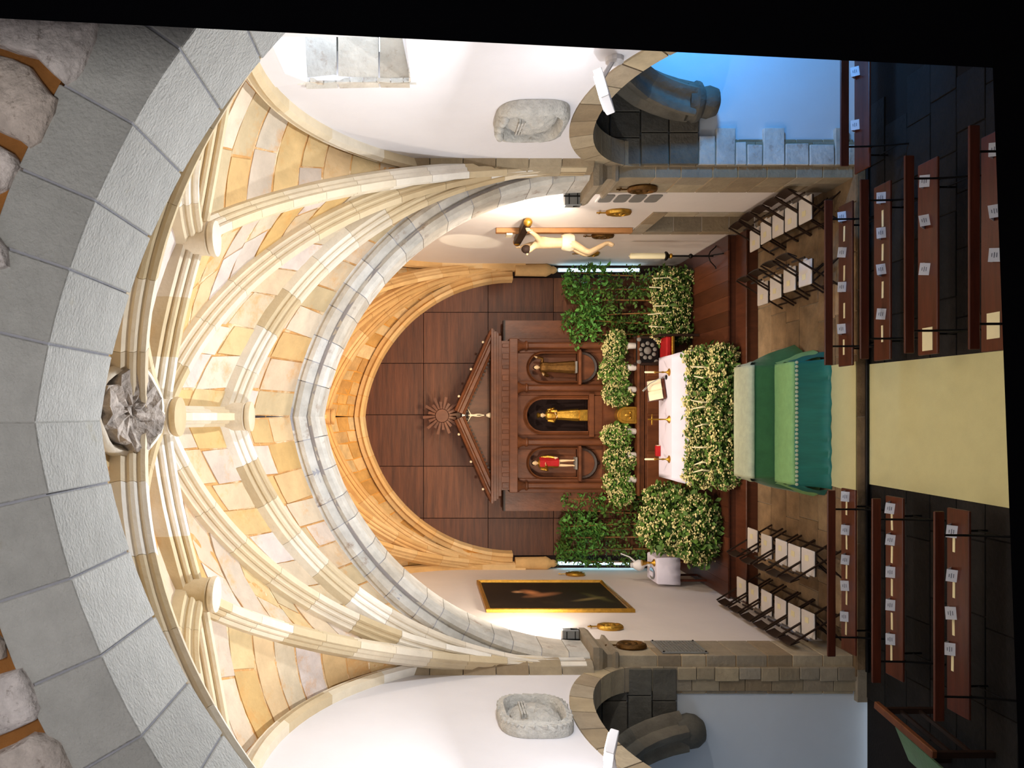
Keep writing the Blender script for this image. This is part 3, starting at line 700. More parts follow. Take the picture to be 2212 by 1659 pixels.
for pyc in (794, 1000):                               # consoles under the outer niches
    c = RX(pyc); z = RZ(1249)
    MB().box(c - .42, c + .42, YR - .24, YR + .02, z - .03, z + .03).box(c - .38, c + .38, YR - .19, YR + .02, z - .06, z - .03).build('niche_shelf', m_walnut, AP_, bevel=.008)
    n = 12; o = [(c + .34 * cos(pi * i / n), z - .06 - .34 * sin(pi * i / n)) for i in range(n + 1)]
    MB().prism(o, RXZ, YR - .10, YR + .02).build('console', m_walnut, AP_)
    fr = [(V((u, YR - .1, v)), V((u - c, 0, v - z)).normalized(), V((0, -1, 0))) for u, v in o]
    MB().sweep([(-.03, -.02), (-.03, .04), (.02, .06), (.05, .02), (.05, -.02)], fr).build('console_rim', m_chair, AP_)
    MB().ball((c, YR - .06, z - .46), .05, 8).build('console_drop', m_chair, AP_, smooth=True)
c = RX(897)
MB().box(c - .52, c + .52, YR - .10, YR + .02, RZ(1282), RZ(1271)).box(c - .47, c + .47, YR - .06, YR + .02, RZ(1300), RZ(1282)).build('niche_sill', m_walnut, AP_, bevel=.008)
for py in (747, 838.5, 955, 1048.5):                  # columns
    x = RX(py); r = .088
    MB().lathe([(r, RZ(1340)), (r, RZ(1230)), (r * .9, RZ(1136))], (x, YR - .13, 0), 14).build('column_shaft', m_walnut, AP_, smooth=True)
    MB().lathe([(r * .95, RZ(1139)), (r * 1.25, RZ(1137)), (r * 1.25, RZ(1134)), (r * .95, RZ(1132)), (r * 1.1, RZ(1125)), (r * 1.7, RZ(1118)), (r * 1.9, RZ(1115))], (x, YR - .13, 0), 14).build('column_capital', m_walnut, AP_, smooth=True)
    MB().box(x - .17, x + .17, YR - .04, YR + .05, RZ(1300), RZ(1120)).build('pilaster', m_walnut, AP_, bevel=.01)
for a, e in ((691, 736), (1060, 1105)):               # side wings
    rbox(MB(), 1092, 1370, a, e, YR + .12, YR + .3).build('side_wing', m_walnut, AP_)
    rbox(MB(), 1088, 1092, a, e, YR + .06, YR + .32).build('wing_ledge', m_chair, AP_)
rbox(MB(), 1098, 1116, 733, 1062, YR - .24, YR + .3).build('architrave', m_walnut, AP_, bevel=.012)
rbox(MB(), 1081, 1098, 738, 1057, YR - .20, YR + .3).build('frieze', m_walnut, AP_)
for i in range(14):
    py = 748 + i * 23; hw = 6 if i % 2 else 4
    rbox(MB(), 1083, 1097, py - hw, py + hw, YR - .225, YR - .195).build('frieze_block', m_walnut, AP_, bevel=.006)
b = MB()
for px0, px1, e, d in ((1058, 1063, 0, .36), (1063, 1070, 5, .31), (1070, 1075, 8, .27), (1075, 1081, 14, .23)):
    rbox(b, px0, px1, 713 + e, 1084 - e, YR - d, YR + .3)
b.build('cornice', m_walnut, AP_, bevel=.006)
# pediment
ap = V((RX(897), 0, RZ(976))); ends = [V((RX(713), 0, RZ(1058))), V((RX(1083), 0, RZ(1058)))]
MB().prism([(ends[1].x + .2, RZ(1058)), (ends[0].x - .2, RZ(1058)), (ap.x, RZ(985))], RXZ, YR + .08, YR + .26).build('tympanum', m_walnut, AP_)
for e in ends:
    d = (ap - e).normalized(); nrm = V((-d.z, 0, d.x)) if d.x > 0 else V((d.z, 0, -d.x)); s = e; t = ap
    if nrm.z > 0: nrm = -nrm
    t = ap - d * .13
    pr = [(0, -.24), (0, .34), (.05, .36), (.07, .30), (.10, .30), (.13, .24), (.20, .24), (.22, .18), (.27, .16), (.27, -.24)]
    pr = [(a, c_) for a, c_ in pr]
    MB().sweep(pr, [(V((s.x, YR, s.z)), nrm, V((0, -1, 0))), (V((t.x, YR, t.z)), nrm, V((0, -1, 0)))]).build('raking_cornice', m_walnut, AP_)
    for i in range(1, 22):
        q = s.lerp(t, i / 22) + nrm * .285; MB().box(q.x - .02, q.x + .02, YR - .19, YR - .13, q.z - .025, q.z + .02).build('dentil', m_chair, AP_)
    for i in (1, 3, 5):
        q = s.lerp(t, i / 6) - nrm * .02; MB().ball((q.x, YR - .25, q.z + .02), .032, 8).build('bulb', m_ivory, AP_, smooth=True)
sb = V((RX(898), YR + .1, RZ(955)))
MB().lathe([(.02, -.08), (.10, -.08), (.105, -.06), (.14, -.07), (.155, -.03), (.155, .05)], sb, 20, ax=Matrix.Rotation(-pi / 2, 3, 'X') @ Matrix.Scale(-1, 3, (0, 0, 1))).build('sunburst_disc', m_walnut, AP_, smooth=True)
for i in range(20):
    a = 2 * pi * (i + .3) / 20; l = .46 if i % 2 else .34; d = V((cos(a), 0, sin(a))); s = d.cross(V((0, 1, 0)))
    p0, p1 = sb + d * .17, sb + d * l
    MB().add([p0 - s * .022, p0 + s * .022, p1 + s * .035, p1 - s * .035, p0 - s * .022 + V((0, -.04, 0)), p0 + s * .022 + V((0, -.04, 0)), p1 + s * .035 + V((0, -.03, 0)), p1 - s * .035 + V((0, -.03, 0))],
             [(0, 1, 2, 3), (4, 5, 6, 7), (0, 1, 5, 4), (1, 2, 6, 5), (2, 3, 7, 6), (3, 0, 4, 7)]).build('sunburst_ray', m_walnut, AP_)
# predella and lower body
rbox(MB(), 1300, 1362, 735, 1062, YR - .22, YR + .3).build('predella', m_walnut, AP_)
b = MB(); rbox(b, 1362, 1367, 730, 1066, YR - .62, YR + .3); rbox(b, 1367, 1372, 733, 1063, YR - .58, YR + .3); rbox(b, 1372, 1377, 736, 1060, YR - .55, YR + .3)
b.build('shelf', m_walnut, AP_, bevel=.006)
MB().box(RX(1058), RX(738), YR - .5, YR + .3, PLAT, RZ(1377)).build('lower_body', m_walnut, AP_)
for i in range(4):
    x = RX(1050) + i * .87; MB().box(x, x + .8, YR - .52, YR - .5, PLAT + .15, RZ(1385)).build('lower_panel', m_walnut, AP_, bevel=.01)
ZS = RZ(1362)                                         # top of the shelf

# ------------------------------------------------------------------ figures
def robed(loc, h, mrobe, name, label, group, pose='hold', cape=None, child=False, base=None, legs=False):
    t = thing(name, label, 'statue', loc, group); x, y, z = loc; s = h / 1.65
    if base: MB().box(x - .2 * s * 1.2, x + .2 * s * 1.2, y - .15, y + .13, z, z + base).build('pedestal', m_gold if child else m_grille, t, bevel=.012); z += base
    pr = [(.25, 0), (.255, .06), (.235, .3), (.21, .62), (.19, .88), (.185, .98), (.20, 1.12), (.215, 1.27), (.19, 1.36), (.09, 1.41), (.06, 1.43)]
    if legs:
        pr = [(.17, .62), (.19, .66), (.17, .9), (.165, .98)] + pr[6:]
        k = skin([(V((0, 0, .66)), .08), (V((-.08, 0, .62)), .07), (V((-.09, -.03, .34)), .05), (V((-.09, 0, .05)), .035), (V((-.10, -.12, .02)), .03), (V((.08, 0, .62)), .07), (V((.10, -.04, .34)), .05), (V((.10, .02, .05)), .035), (V((.12, -.10, .02)), .03)],
                 [(0, 1), (1, 2), (2, 3), (3, 4), (0, 5), (5, 6), (6, 7), (7, 8)])
        k.v = [V((x, y, z)) + p * s for p in k.v]; k.build('legs', m_flesh, t, smooth=True)
    MB().lathe([(r * s, v * s) for r, v in pr], (x, y, z), 28, 1, .78, .07, 9).build('robe', mrobe, t, smooth=True)
    if cape:
        MB().lathe([(r * s * 1.06 + .012, v * s) for r, v in pr if v > .55 and v < 1.38], (x + .02, y - .01, z), 20, .8, .8, .1, 5).build('cape', cape, t, smooth=True)
    b = MB(); hc = V((x, y - .02, z + 1.535 * s))
    b.tube([hc - V((0, -.01, .16 * s)), hc], .05 * s, 8); b.ball(hc, .098 * s, 14, (.86, 1, 1.22))
    b.ball(hc + V((0, -.095 * s, -.005)), .022 * s, 6, (.7, 1, 1.4)); b.tube([hc + V((-.03 * s, -.088 * s, -.05 * s)), hc + V((.03 * s, -.088 * s, -.05 * s))], .008 * s, 5)
    for e in (-1, 1): b.ball(hc + V((e * .034 * s, -.085 * s, .02 * s)), .014 * s, 6); b.ball(hc + V((e * .085 * s, 0, -.005)), .022 * s, 6, (.5, 1, 1.4))
    if not legs or True:
        A = {'hold': [((-.21, 0, 1.3), (-.27, -.04, 1.04), (-.10, -.22, .98)), ((.21, 0, 1.3), (.28, -.06, 1.06), (.12, -.24, 1.04))],
             'raise': [((-.21, 0, 1.3), (-.34, -.06, 1.1), (-.30, -.2, 1.26)), ((.21, 0, 1.3), (.36, -.04, 1.3), (.40, -.1, 1.52))],
             'chest': [((-.20, 0, 1.3), (-.26, -.02, 1.05), (-.06, -.2, 1.14)), ((.20, 0, 1.3), (.25, 0, 1.04), (.22, -.1, .8))]}[pose]
        ab = MB()
        for a in A:
            q = [V((x, y, z)) + V(p) * s for p in a]; ab.tube(q, [.075 * s, .062 * s, .052 * s], 8); hand(b, q[2], q[2] - q[1], (0, 0, 1), .15 * s)
        ab.build('sleeve', mrobe, t, smooth=True)
    b.build('head_and_hands', m_flesh, t, smooth=True)
    if not child:
        MB().ball(hc + V((0, .025 * s, .02 * s)), .105 * s, 12, (.95, .95, 1.15)).build('hair', m_hair, t, smooth=True)
    else:
        b = MB(); b.lathe([(.09 * s, 0), (.10 * s, .05 * s), (.13 * s, .12 * s), (.02, .16 * s)], hc + V((0, 0, .09 * s)), 12); b.build('crown', m_gold, t, smooth=True)
        b = MB(); cc_ = V((x + .17 * s, y - .2 * s, z + 1.15 * s)); b.lathe([(.08 * s, -.2 * s), (.07 * s, .05 * s), (.03 * s, .09 * s)], cc_, 10); b.ball(cc_ + V((0, 0, .15 * s)), .06 * s, 10)
        b.tube([cc_ + V((.05, 0, .02)), cc_ + V((.13 * s, -.03, .10 * s))], .025 * s, 6); b.build('held_child', m_gold, t, smooth=True)
    return t
zn = RZ(1247) + .0
robed((RX(794), YR - .06, zn + .03), .98, m_bronze, 'saint_statue', 'dark gold robed saint statue with one arm raised, in the niche on the crucifix side', None, 'raise', base=.05)
robed((RX(1000), YR - .06, zn + .03), 1.02, m_gold, 'saint_statue', 'bare-legged saint statue in gold tunic and red cloak, in the painting-side niche', None, 'chest', cape=m_red, base=.05, legs=True)
robed((RX(897), YR + .14, RZ(1270)), .94, m_gold, 'virgin_statue', 'crowned golden statue holding a child, in the deep centre niche', None, 'hold', child=True, base=.2)

def crucified(mb, s, o, face, knee):                   # body grown from joints: o = chest centre, face = outward direction
    side = V((0, 0, 1)).cross(face).normalized()
    def J(a, f_, u): return o + (side * a + V(face) * f_ + V((0, 0, u))) * s
    pts = [(J(0, .10, -.38), .105 * s), (J(0, .13, -.18), .10 * s), (J(0, .12, .02), .13 * s), (J(0, .12, .13), .10 * s), (J(0, .18, .22), .052 * s), (J(0, .25, .27), .06 * s), (J(0, .27, .36), .075 * s),
           (J(.15, .11, .12), .062 * s), (J(.40, .07, .25), .045 * s), (J(.66, .06, .38), .030 * s),
           (J(-.15, .11, .12), .062 * s), (J(-.40, .07, .25), .045 * s), (J(-.66, .06, .38), .030 * s),
           (J(.09, .13, -.46), .085 * s), (J(.10, .13 + knee, -.80), .060 * s), (J(.03, .12, -1.18), .038 * s), (J(.03, .18, -1.30), .034 * s),
           (J(-.09, .13, -.46), .085 * s), (J(-.10, .13 + knee, -.80), .060 * s), (J(-.03, .12, -1.18), .038 * s), (J(-.03, .18, -1.30), .034 * s)]
    ed = [(0, 1), (1, 2), (2, 3), (3, 4), (4, 5), (5, 6), (3, 7), (7, 8), (8, 9), (3, 10), (10, 11), (11, 12), (0, 13), (13, 14), (14, 15), (15, 16), (0, 17), (17, 18), (18, 19), (19, 20)]
    bd = skin(pts, ed); mb.add(bd.v, bd.f)
    for e in (1, -1): hand(mb, J(e * .66, .06, .38), side * e + V((0, 0, .5)), face, .17 * s)
    f_ = J(0, .34, .34); mb.ball(f_, .022 * s, 6)
    return J
# the large crucifix on the chancel wall
t = thing('crucifix', 'large wooden crucifix with a pale carved figure on the chancel wall', 'crucifix', (3.72, 15.55, 2.55))
face = V((-1, 0, 0)); yc_ = 15.62
MB().box(3.64, 3.735, yc_ - .075, yc_ + .075, 2.52, 5.22).build('upright_beam', m_honey, t, bevel=.01)
MB().box(3.60, 3.70, yc_ - .82, yc_ + .82, 4.62, 4.77).build('cross_beam', m_chair, t, bevel=.01)
for e in (-1, 1): MB().ball((3.65, yc_ + e * .84, 4.695), .085, 8).build('gilt_cap', m_gold, t, smooth=True)
MB().box(3.58, 3.62, yc_ - .12, yc_ + .12, 4.90, 5.02).build('title_board', m_ivory, t, bevel=.005)
b = MB(); J = crucified(b, 1.05, V((3.58, yc_, 4.24)), face, .20); b.build('figure', m_flesh, t, smooth=True)
MB().lathe([(.15, -.12), (.17, -.05), (.165, .06), (.14, .12)], J(0, .11, -.42), 14, 1, 1, .06, 6).build('loincloth', m_ivory, t, smooth=True)
MB().ball(J(0, .245, .36), .088, 10, (1, 1, 1.1)).build('hair', m_hair, t, smooth=True)
# the little crucifix in the pediment
cx, cz = RX(897), RZ(1020)
t = thing('crucifix', 'small ivory crucifix standing in the pediment of the altarpiece', 'crucifix', (cx, YR - .2, RZ(1058)))
MB().box(cx - .016, cx + .016, YR - .06, YR - .03, RZ(1055), RZ(1003)).box(cx - .15, cx + .15, YR - .06, YR - .03, RZ(1013), RZ(1010)).build('cross', m_chair, t)
MB().lathe([(.07, 0), (.06, .03), (.03, .09), (.02, .10)], (cx, YR - .1, RZ(1058)), 10).build('foot', m_ivory, t, smooth=True)
b = MB(); crucified(b, .235, V((cx, YR - .08, RZ(1018))), V((0, -1, 0)), .06); b.build('figure', m_ivory, t, smooth=True)
MB().box(cx - .03, cx + .03, YR - .07, YR - .05, RZ(1004), RZ(998)).build('title_board', m_silver, t)

# ------------------------------------------------------------------ plants and flowers
def leaves(n, fn, size, long=1.8, droop=.3):
    b = MB()
    for _ in range(n):
        p = fn(); a = random.uniform(0, 2 * pi); e = random.uniform(-.9, .9); s = size * random.uniform(.6, 1.35)
        d = V((cos(a) * cos(e), sin(a) * cos(e), sin(e) - droop)).normalized(); u = d.cross(V((random.uniform(-1, 1), random.uniform(-1, 1), 1))).normalized(); nn_ = d.cross(u)
        b.add([p, p + d * s * long * .5 + u * s * .5 + nn_ * s * .1, p + d * s * long, p + d * s * long * .5 - u * s * .5 + nn_ * s * .1], [(0, 1, 2), (0, 2, 3)])
    return b
def blossoms(n, fn, r):
    b = MB()
    for _ in range(n):
        c = fn(); s = r * random.uniform(.6, 1.3)
        for k in range(random.choice((2, 3, 3))):
            p = c + V((random.uniform(-1, 1), random.uniform(-1, 1), random.uniform(-1, 1))) * s * 1.2; q = s * random.uniform(.6, 1)
            b.add([p + V(e) * q for e in ((1, 0, 0), (-1, 0, 0), (0, 1, 0), (0, -1, 0), (0, 0, .8), (0, 0, -.8))],
                  [(0, 2, 4), (2, 1, 4), (1, 3, 4), (3, 0, 4), (2, 0, 5), (1, 2, 5), (3, 1, 5), (0, 3, 5)])
    return b
U = random.uniform
def inell(c, r, shell=.0):
    while True:
        q = V((U(-1, 1), U(-1, 1), U(-1, 1)))
        if shell <= q.length <= 1: return V(c) + V((q.x * r[0], q.y * r[1], q.z * r[2]))
def inblobs(bl, shell=.0):
    tot = [r[0] * r[2] for c, r in bl]; return lambda: inell(*random.choices(bl, tot)[0], shell)
def arrangement(name, label, cat, blobs, nl, nb, leaf=.06, mleaf=None, core=True, group=None, bl_r=.026, base=None):
    lo = min(c[2] - r[2] for c, r in blobs); c0 = blobs[0][0]
    t = thing(name, label, cat, (c0[0], c0[1], lo), group)
    big = [(c, (r[0] * 1.22, r[1] * 1.15, r[2] * 1.16)) for c, r in blobs]; f0, f1 = inblobs(blobs, .5), inblobs(big, .8)
    leaves(nl, lambda: f1() if random.random() < .2 else f0(), leaf).build('foliage', mleaf or m_leaf, t, kind='stuff')
    if nb: blossoms(nb, inblobs([(c, (r[0] * 1.08, r[1] * 1.08, r[2] * 1.08)) for c, r in blobs], .78), bl_r).build('blossom', m_bloom, t, kind='stuff')
    b = MB()
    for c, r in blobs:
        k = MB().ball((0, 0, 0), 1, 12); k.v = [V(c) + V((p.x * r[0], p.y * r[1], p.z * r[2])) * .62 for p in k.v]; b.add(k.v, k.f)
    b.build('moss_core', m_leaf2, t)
    return t
# hedge of flowers before the altar
bl = [((-1.22 + .305 * i, 16.36 + U(-.03, .03), .80 + U(-.03, .05)), (.24, .22, .40)) for i in range(9)]
bl += [((-1.22 + .305 * i, 15.96 + U(-.03, .03), .56 + U(-.03, .03)), (.23, .17, .31)) for i in range(9)]
hd = arrangement('flower_hedge', 'long hedge of cream blossoms and green leaves along the front of the altar', 'flowers', bl, 7200, 3400, .07, bl_r=.028)
for i, x in enumerate((1.0, .82, .3, .2, -.16, -.62, -.95, -1.12)):
    MB().tube([(x, 16.14, .74 + U(-.05, .05)), (x + U(-.03, .03), 16.10, .95), (x + U(-.05, .05), 16.13, 1.15 + U(-.08, .03))], [.016, .02, .012], 7).build('cream_spike', m_candle, hd)
# flowers along the altarpiece shelf
G = [('crucifix side, next to the carved armchair', [(760, 1318, .30, .26), (735, 1322, .2, .2)]), ('below the saint with the raised arm', [(806, 1316, .30, .34)]), ('beside the gilded tabernacle, crucifix side', [(852, 1324, .27, .34)]),
     ('beside the gilded tabernacle, painting side', [(940, 1322, .27, .33)]), ('below the saint in the red cloak', [(990, 1328, .30, .36)]), ('at the painting end of the shelf', [(1042, 1326, .30, .36), (1068, 1330, .2, .28)])]
for lb, bb in G:
    blobs = [((RX(py), YR - .42, RZ(px)), (rx, .2, rz)) for py, px, rx, rz in bb]
    t = arrangement('flower_arrangement', 'cream flowers on the altarpiece shelf, ' + lb, 'flowers', blobs, 900, 330, .065, group='flowers on the altarpiece shelf', bl_r=.028)
    x = RX(bb[0][0]); MB().lathe([(.05, ZS), (.07, ZS + .02), (.075, ZS + .16), (.08, ZS + .2)], (x + .1, YR - .5, 0), 10).build('vase', m_white, t, smooth=True)
# tall leafy branches either side of the altarpiece
def branches(name, label, xs, y, z0, z1, mleafs, n):
    t = thing(name, label, 'plant', (sum(xs) / len(xs), y, PLAT)); bl_ = []
    for i, x in enumerate(xs):
        h = z1 + U(-.35, .1); p = [V((x, y + U(-.1, .1), PLAT)), V((x + U(-.05, .05), y, (PLAT + h) / 2)), V((x + U(-.12, .12), y + U(-.1, .1), h))]
        MB().tube(resample(p, 6), [.022, .02, .018, .015, .012, .008], 6).build('stem', m_cane, t)
        for q in range(7):
            s = q / 6; c = p[0].lerp(p[2], .22 + .78 * s) + V((U(-.16, .16), U(-.1, .1), 0)); bl_.append((c, (.20 + .08 * s, .2, .2)))
    wall = lambda g: (lambda: (lambda q: V((max(-3.54, min(3.56, q.x)), min(q.y, 19.25), q.z)))(g()))
    leaves(n, wall(inblobs(bl_)), .062).build('foliage', mleafs[0], t, kind='stuff')
    leaves(n // 3, wall(inblobs([q for q in bl_ if q[0].z > z0 + (z1 - z0) * .62])), .07).build('sunlit_foliage', mleafs[1], t, kind='stuff')  # upper leaves in brighter green, the light on them put into the colour
    return t
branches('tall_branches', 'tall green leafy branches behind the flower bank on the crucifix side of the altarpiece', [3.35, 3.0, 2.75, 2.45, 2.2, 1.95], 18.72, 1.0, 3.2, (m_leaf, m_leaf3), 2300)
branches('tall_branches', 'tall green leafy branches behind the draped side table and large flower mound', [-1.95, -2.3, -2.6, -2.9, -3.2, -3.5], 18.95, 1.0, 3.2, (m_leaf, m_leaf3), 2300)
t = arrangement('flower_bank', 'low bank of cream flowers with white spikes at the foot of the tall branches', 'flowers', [((3.2 - .26 * i, 18.25, .86 + U(-.04, .06)), (.24, .26, .46)) for i in range(6)], 2600, 800, .065)
for x in (3.2, 2.95, 2.55, 2.4, 2.05): MB().tube([(x, 18.1, .95), (x + U(-.06, .06), 18.05, 1.45 + U(-.1, .08))], .015, 7).build('white_spike', m_candle, t)
bl = [((-2.0, 17.0, 1.15), (.42, .36, .62)), ((-2.45, 16.9, 1.25), (.5, .42, .75)), ((-2.25, 16.62, .85), (.55, .36, .44)), ((-2.7, 16.65, .86), (.42, .34, .45)), ((-1.75, 17.2, 1.35), (.26, .26, .5)), ((-2.35, 17.0, 1.7), (.42, .3, .32))]
arrangement('flower_mound', 'large bushy mound of cream flowers and leaves on the platform below the framed painting', 'flowers', bl, 4600, 1900, .085, bl_r=.03)

# ------------------------------------------------------------------ altar and what is on it
AT, A0, A1 = 1.37, 16.72, 17.6
t = thing('altar', 'long wooden altar table under a white cloth', 'altar', (0, 17.2, PLAT))
MB().box(-1.25, 1.22, A0 + .1, A1 - .06, PLAT + .08, AT - .02).build('body', m_walnut, t, bevel=.01)
MB().box(-1.3, 1.27, A0 + .06, A1, PLAT, PLAT + .08).build('plinth', m_walnut, t, bevel=.01)
nx = 28; v = []; rows = [(A1 + .02, .55), (A1 + .015, AT + .006), (A0, AT + .006), (A0 - .05, AT - .10), (A0 - .10, AT - .25), (A0 - .13, AT - .45)]
for j, (y_, z_) in enumerate(rows):
    fl_ = max(0, j - 2) * .035
    for i in range(nx + 1):
        s = i / nx * 2 - 1; wob = 0 if j < 3 else sin(i * 1.7) * .012 * (j - 2)
        v.append(V((-.015 + s * (1.33 + fl_), y_ - wob, z_ + (0 if j < 5 else .02 * sin(i * .9)))))
cb_ = MB().add(v, [(j * (nx + 1) + i, j * (nx + 1) + i + 1, (j + 1) * (nx + 1) + i + 1, (j + 1) * (nx + 1) + i) for j in range(len(rows) - 1) for i in range(nx)])
o = cb_.build('altar_cloth', m_linen, smooth=True); tag(o, 'white linen cloth over the altar table', 'tablecloth')
sm = o.modifiers.new('solid', 'SOLIDIFY'); sm.thickness = .006; sm.offset = 1
zt = AT + .012
def candlestick(py, label):
    p = Z(1446, py, zt); x, y = p.x, p.y
    t = thing('candlestick', label, 'candlestick', (x, y, zt), 'candlesticks on the altar')
    MB().lathe([(.08, zt), (.082, zt + .012), (.05, zt + .03), (.022, zt + .06), (.014, zt + .10), (.022, zt + .14), (.012, zt + .18), (.012, zt + .28), (.03, zt + .31), (.034, zt + .33)], (x, y, 0), 12).build('stem', m_gold, t, smooth=True)
    MB().lathe([(.021, zt + .33), (.021, zt + .52), (.006, zt + .535)], (x, y, 0), 10).build('candle', m_candle, t, smooth=True)
candlestick(804, 'gilt candlestick with white candle beside the open book on the altar')
candlestick(992, 'gilt candlestick with white candle in front of the small red book on the altar')
p = Z(1446, 906, zt)
t = thing('altar_cross', 'small plain gilt standing cross in the middle of the altar', 'cross', p)
MB().lathe([(.085, zt), (.08, zt + .015), (.03, zt + .05), (.014, zt + .08), (.016, zt + .20)], (p.x, p.y, 0), 12).build('foot', m_gold, t, smooth=True)
MB().box(p.x - .014, p.x + .014, p.y - .01, p.y + .01, zt + .2, zt + .46).box(p.x - .115, p.x + .115, p.y - .01, p.y + .01, zt + .36, zt + .385).build('cross_bar', m_gold, t, bevel=.004)
p = Z(1427, 974, zt)
t = thing('red_book', 'small red bound book lying at the back edge of the altar', 'book', p)
MB().box(p.x - .12, p.x + .12, p.y - .02, p.y + .10, zt, zt + .10).build('cover', m_red, t, bevel=.012)
MB().box(p.x - .112, p.x + .125, p.y - .015, p.y + .095, zt + .015, zt + .085).build('pages', m_ivory, t)
# open missal on a tilted stand
p = Z(1438, 838, zt); Rm = Matrix.Rotation(radians(24), 3, 'Z')
t = thing('missal_stand', 'tilted wooden book stand on the altar', 'book stand', p)
def LP(x, y, z): q = Rm @ V((x, y, z)); return V((p.x, p.y, zt)) + q
sl = [LP(-.25, .02, .03), LP(.25, .02, .03), LP(.25, .20, .36), LP(-.25, .20, .36)]; nn_ = (sl[1] - sl[0]).cross(sl[3] - sl[0]).normalized()
MB().add(sl + [q - nn_ * .025 for q in sl], [(0, 1, 2, 3), (4, 5, 6, 7), (0, 1, 5, 4), (1, 2, 6, 5), (2, 3, 7, 6), (3, 0, 4, 7)]).build('slope', m_bench, t)
MB().bar(LP(-.25, -.01, .04), LP(.25, -.01, .04), .05, .04).build('ledge', m_bench, t)
for x in (-.16, .16): MB().bar(LP(x, .26, .0), LP(x, .15, .27), .03, .03).build('prop', m_bench, t)
ob = thing('open_book', 'open missal with cream pages on the tilted stand', 'book', LP(0, .1, .18)); 
for e in (-1, 1):
    u = (sl[1] - sl[0]).normalized(); vv = (sl[3] - sl[0]).normalized(); c = (sl[0] + sl[1]) / 2 + vv * .04 + nn_ * .006
    pg = [(0, .0), (.03, .03), (.12, .035), (.235, .012)]
    v = [c + u * e * a + nn_ * h_ + vv * q for q in (0, .30) for a, h_ in pg] + [c + u * e * a + nn_ * .001 + vv * q for q in (0, .30) for a, h_ in pg]
    MB().add(v, [(i, i + 1, i + 5, i + 4) for i in range(3)] + [(8 + i, 9 + i, 13 + i, 12 + i) for i in range(3)] + [(3, 7, 15, 11), (0, 1, 2, 3, 11, 10, 9, 8), (4, 5, 6, 7, 15, 14, 13, 12)]).build('pages', m_ivory, ob)
# microphone on the altar
p = Z(1440, 815, zt)
t = thing('microphone', 'thin silver gooseneck microphone behind the open book on the altar', 'microphone', p)
MB().lathe([(.05, zt), (.05, zt + .02), (.012, zt + .03)], (p.x, p.y, 0), 12).build('base', m_iron, t)
q = [V((p.x, p.y, zt + .02)), V((p.x - .03, p.y + .05, zt + .16)), V((p.x - .14, p.y + .12, zt + .34)), V((p.x - .25, p.y + .10, zt + .44))]
MB().tube(resample(q, 8), .009, 6).build('gooseneck', m_silver, t, smooth=True)
MB().tube([q[-1] - V((-.03, 0, .03)), q[-1] + V((-.05, 0, .05))], .022, 8).build('capsule', m_silver, t, smooth=True)
# tabernacle
x = RX(897); y0 = YR - .56
t = thing('tabernacle', 'gilded round-topped tabernacle with relief door in the middle of the altarpiece shelf', 'tabernacle', (x, y0, ZS))
n = 10; hw, hh = .20, .46
o = [(x - hw, ZS), (x + hw, ZS), (x + hw, ZS + hh - .2)] + [(x + hw * cos(pi * i / n), ZS + hh - .2 + hw * sin(pi * i / n)) for i in range(1, n)] + [(x - hw, ZS + hh - .2)]
MB().prism(o, XZ(0), y0, y0 + .3).build('case', m_gold, t, bevel=.012)
MB().prism([(x + (u - x) * .72, ZS + .05 + (v - ZS) * .78) for u, v in o], XZ(0), y0 - .03, y0).build('door', m_gold, t, bevel=.01)
MB().ball((x, y0 - .05, ZS + .22), .045, 8, (1, .5, 1.8)).ball((x - .06, y0 - .04, ZS + .16), .03, 8).ball((x + .06, y0 - .04, ZS + .16), .03, 8).build('relief', m_gold, t, smooth=True)
# carved armchair
x, y0 = RX(762), 18.05
t = thing('armchair', 'dark carved armchair with red seat on the crucifix side of the altar', 'armchair', (x, y0, PLAT))
MB().box(x - .33, x + .33, y0 + .25, y0 + .32, PLAT + .75, PLAT + 1.28).build('backrest', m_iron, t, bevel=.02)
b = MB()
for i in range(9):
    a = 2 * pi * i / 9; b.ball((x + .17 * cos(a), y0 + .24, PLAT + 1.02 + .17 * sin(a)), .05, 7, (1, .5, 1))
for e in (-1, 1):
    for f_ in (-1, 1): b.ball((x + e * .26, y0 + .24, PLAT + 1.02 + f_ * .2), .055, 7, (1, .5, 1))
b.ball((x, y0 + .24, PLAT + 1.02), .09, 9, (1, .5, 1)).build('carved_relief', m_grille, t, smooth=True)
MB().box(x - .29, x + .29, y0 - .25, y0 + .25, PLAT + .62, PLAT + .74).build('seat_cushion', m_red, t, bevel=.03)
MB().box(x - .31, x + .31, y0 - .28, y0 + .27, PLAT + .56, PLAT + .62).build('seat_rail', m_gold, t, bevel=.01)
for e in (-1, 1):
    for yy in (y0 - .26, y0 + .27): MB().bar((x + e * .31, yy, PLAT), (x + e * .31, yy, PLAT + (.86 if yy < y0 else 1.34)), .06, .06).build('leg', m_chair, t, bevel=.008)
    MB().bar((x + e * .31, y0 - .3, PLAT + .88), (x + e * .31, y0 + .28, PLAT + .9), .07, .05).build('armrest', m_chair, t, bevel=.01)
